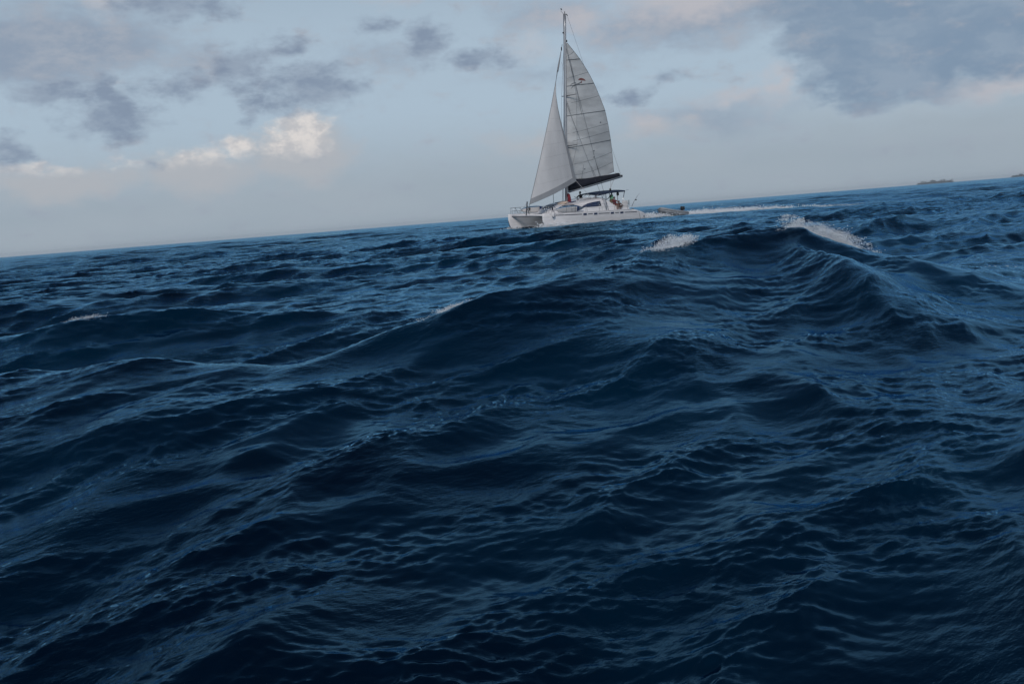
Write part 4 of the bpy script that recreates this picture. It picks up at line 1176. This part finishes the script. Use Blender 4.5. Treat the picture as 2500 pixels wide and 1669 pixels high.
foam_blobs('wake_foam', 'long white wake trailing away behind the dinghy', wk, 16000, .015, .055, .20, 5)
mound = np.exp(-((la - 7.4) / 1.0) ** 2 - ((lb - 1.9) / 1.0) ** 2)
foam_blobs('stern_foam', 'white water boiling up between the catamaran stern and the dinghy', mound, 6000, .015, .05, .30, 6)
bow = np.maximum(np.exp(-((la + 4.3) / 1.2) ** 2 - ((lb - 3.1) / .28) ** 2), .5 * np.exp(-((la + 5.6) / .5) ** 2 - ((np.abs(lb) - 2.45) / .35) ** 2))
foam_blobs('bow_foam', 'small white bow wave along the front of the port hull', bow, 4200, .015, .055, .26, 7)

# ------------------------------------------------------------------ the far islands
def island(name, az0, az1, dist, seed, label, lab2):
    a0, a1 = rad(az0), rad(az1)
    ctr = Vector((math.sin((a0 + a1) / 2), math.cos((a0 + a1) / 2), 0)) * dist
    wid = dist * (a1 - a0)
    along = Vector((ctr.y, -ctr.x, 0)).normalized(); depth = ctr.normalized()
    rows = []
    for i in range(25):
        t = i / 24
        e = math.sin(math.pi * t) ** .6
        row = []
        for j in range(7):
            u = -1 + 2 * j / 6
            row.append(along * (t - .5) * wid + depth * u * (.5 + 28 * e) + Vector((0, 0, -.6 + 3.0 * e * (1 - u * u) ** .7)))
        rows.append(row)
    isl = loft(name, rows, M_SAND, None)
    isl.location = ctr
    tag(isl, label, 'island', kind='structure')
    rng = random.Random(seed)
    V, F = [], []
    def frond(p, d_, ln, wdt, droop):
        s_ = Vector((-d_.y, d_.x, 0))
        o = len(V)
        for k in range(4):
            t = k / 3
            q = p + d_ * ln * t + Vector((0, 0, ln * (.35 * t - droop * t * t)))
            ww = wdt * (1 - .8 * t)
            V.append(q + s_ * ww); V.append(q - s_ * ww + Vector((0, 0, -.15)))
        for k in range(3): F.append((o + 2 * k, o + 2 * k + 1, o + 2 * k + 3, o + 2 * k + 2))
    n = int(wid / 1.9)
    for i in range(n):
        t = rng.uniform(.02, .98)
        e = math.sin(math.pi * t) ** .5
        hgt = rng.uniform(10, 25) * (.72 + .28 * e) * (.8 + .25 * math.sin(t * 23 + seed))
        p = along * (t - .5) * wid + depth * rng.uniform(-18, 18) * e + Vector((0, 0, 1.0 * e))
        lean = Vector((rng.gauss(0, .08), rng.gauss(0, .08), 1)) * hgt
        tv, tf = tube_geo([p, p + lean * .5, p + lean], [.5, .35, .25], 5, caps=False)
        o = len(V); V += tv; F += [tuple(a + o for a in q) for q in tf]
        for k in range(13):
            an = k * 2 * math.pi / 13 + rng.uniform(0, .5)
            frond(p + lean, Vector((math.cos(an), math.sin(an), 0)), rng.uniform(4.0, 6.5), .9, rng.uniform(.6, 1.5))
    # undergrowth
    for i in range(int(wid * 26)):
        t = rng.uniform(.01, .99); e = math.sin(math.pi * t) ** .5
        p = along * (t - .5) * wid + depth * rng.uniform(-24, 24) * e + Vector((0, 0, rng.uniform(.2, 13) * e))
        an = rng.uniform(0, 6.28)
        frond(p, Vector((math.cos(an), math.sin(an), 0)), rng.uniform(2.4, 4.5), rng.uniform(.9, 1.6), rng.uniform(.1, .8))
    g = mesh_obj('palm_grove', V, F, M_PALM)
    g.location = ctr
    tag(g, lab2, 'palms', kind='stuff')
M_SAND = mat('coral_sand', (0.10, 0.10, 0.085), 0.9, var=0.2, vscale=.1)
M_PALM = mat('palm_foliage', (0.028, 0.055, 0.05), 0.7, var=0.4, vscale=.3)
island('island', 22.50, 24.32, 7400, 4, 'low sand island far off on the horizon', 'hazy grove of palms covering the small far island')
island('island', 26.95, 29.4, 7500, 9, 'wider low sand island under palms on the horizon', 'hazy grove of palms on the wider far island')

# ------------------------------------------------------------------ the air
hz = bpy.data.materials.new('sea_haze')
hz.use_nodes = True
t = NT(hz.node_tree)
pv = t.n('ShaderNodeVolumePrincipled')
pv.inputs['Color'].default_value = (0.80, 0.87, 0.95, 1)
pv.inputs['Density'].default_value = 0.7e-4
o = t.n('ShaderNodeOutputMaterial'); t.put(o.inputs['Volume'], pv.outputs[0])
V, F = box_geo((0, 0, 9.5), (18800, 18800, 26))
tag(mesh_obj('haze', V, F, hz), 'thin sea haze filling the air over the water', 'haze', kind='stuff')
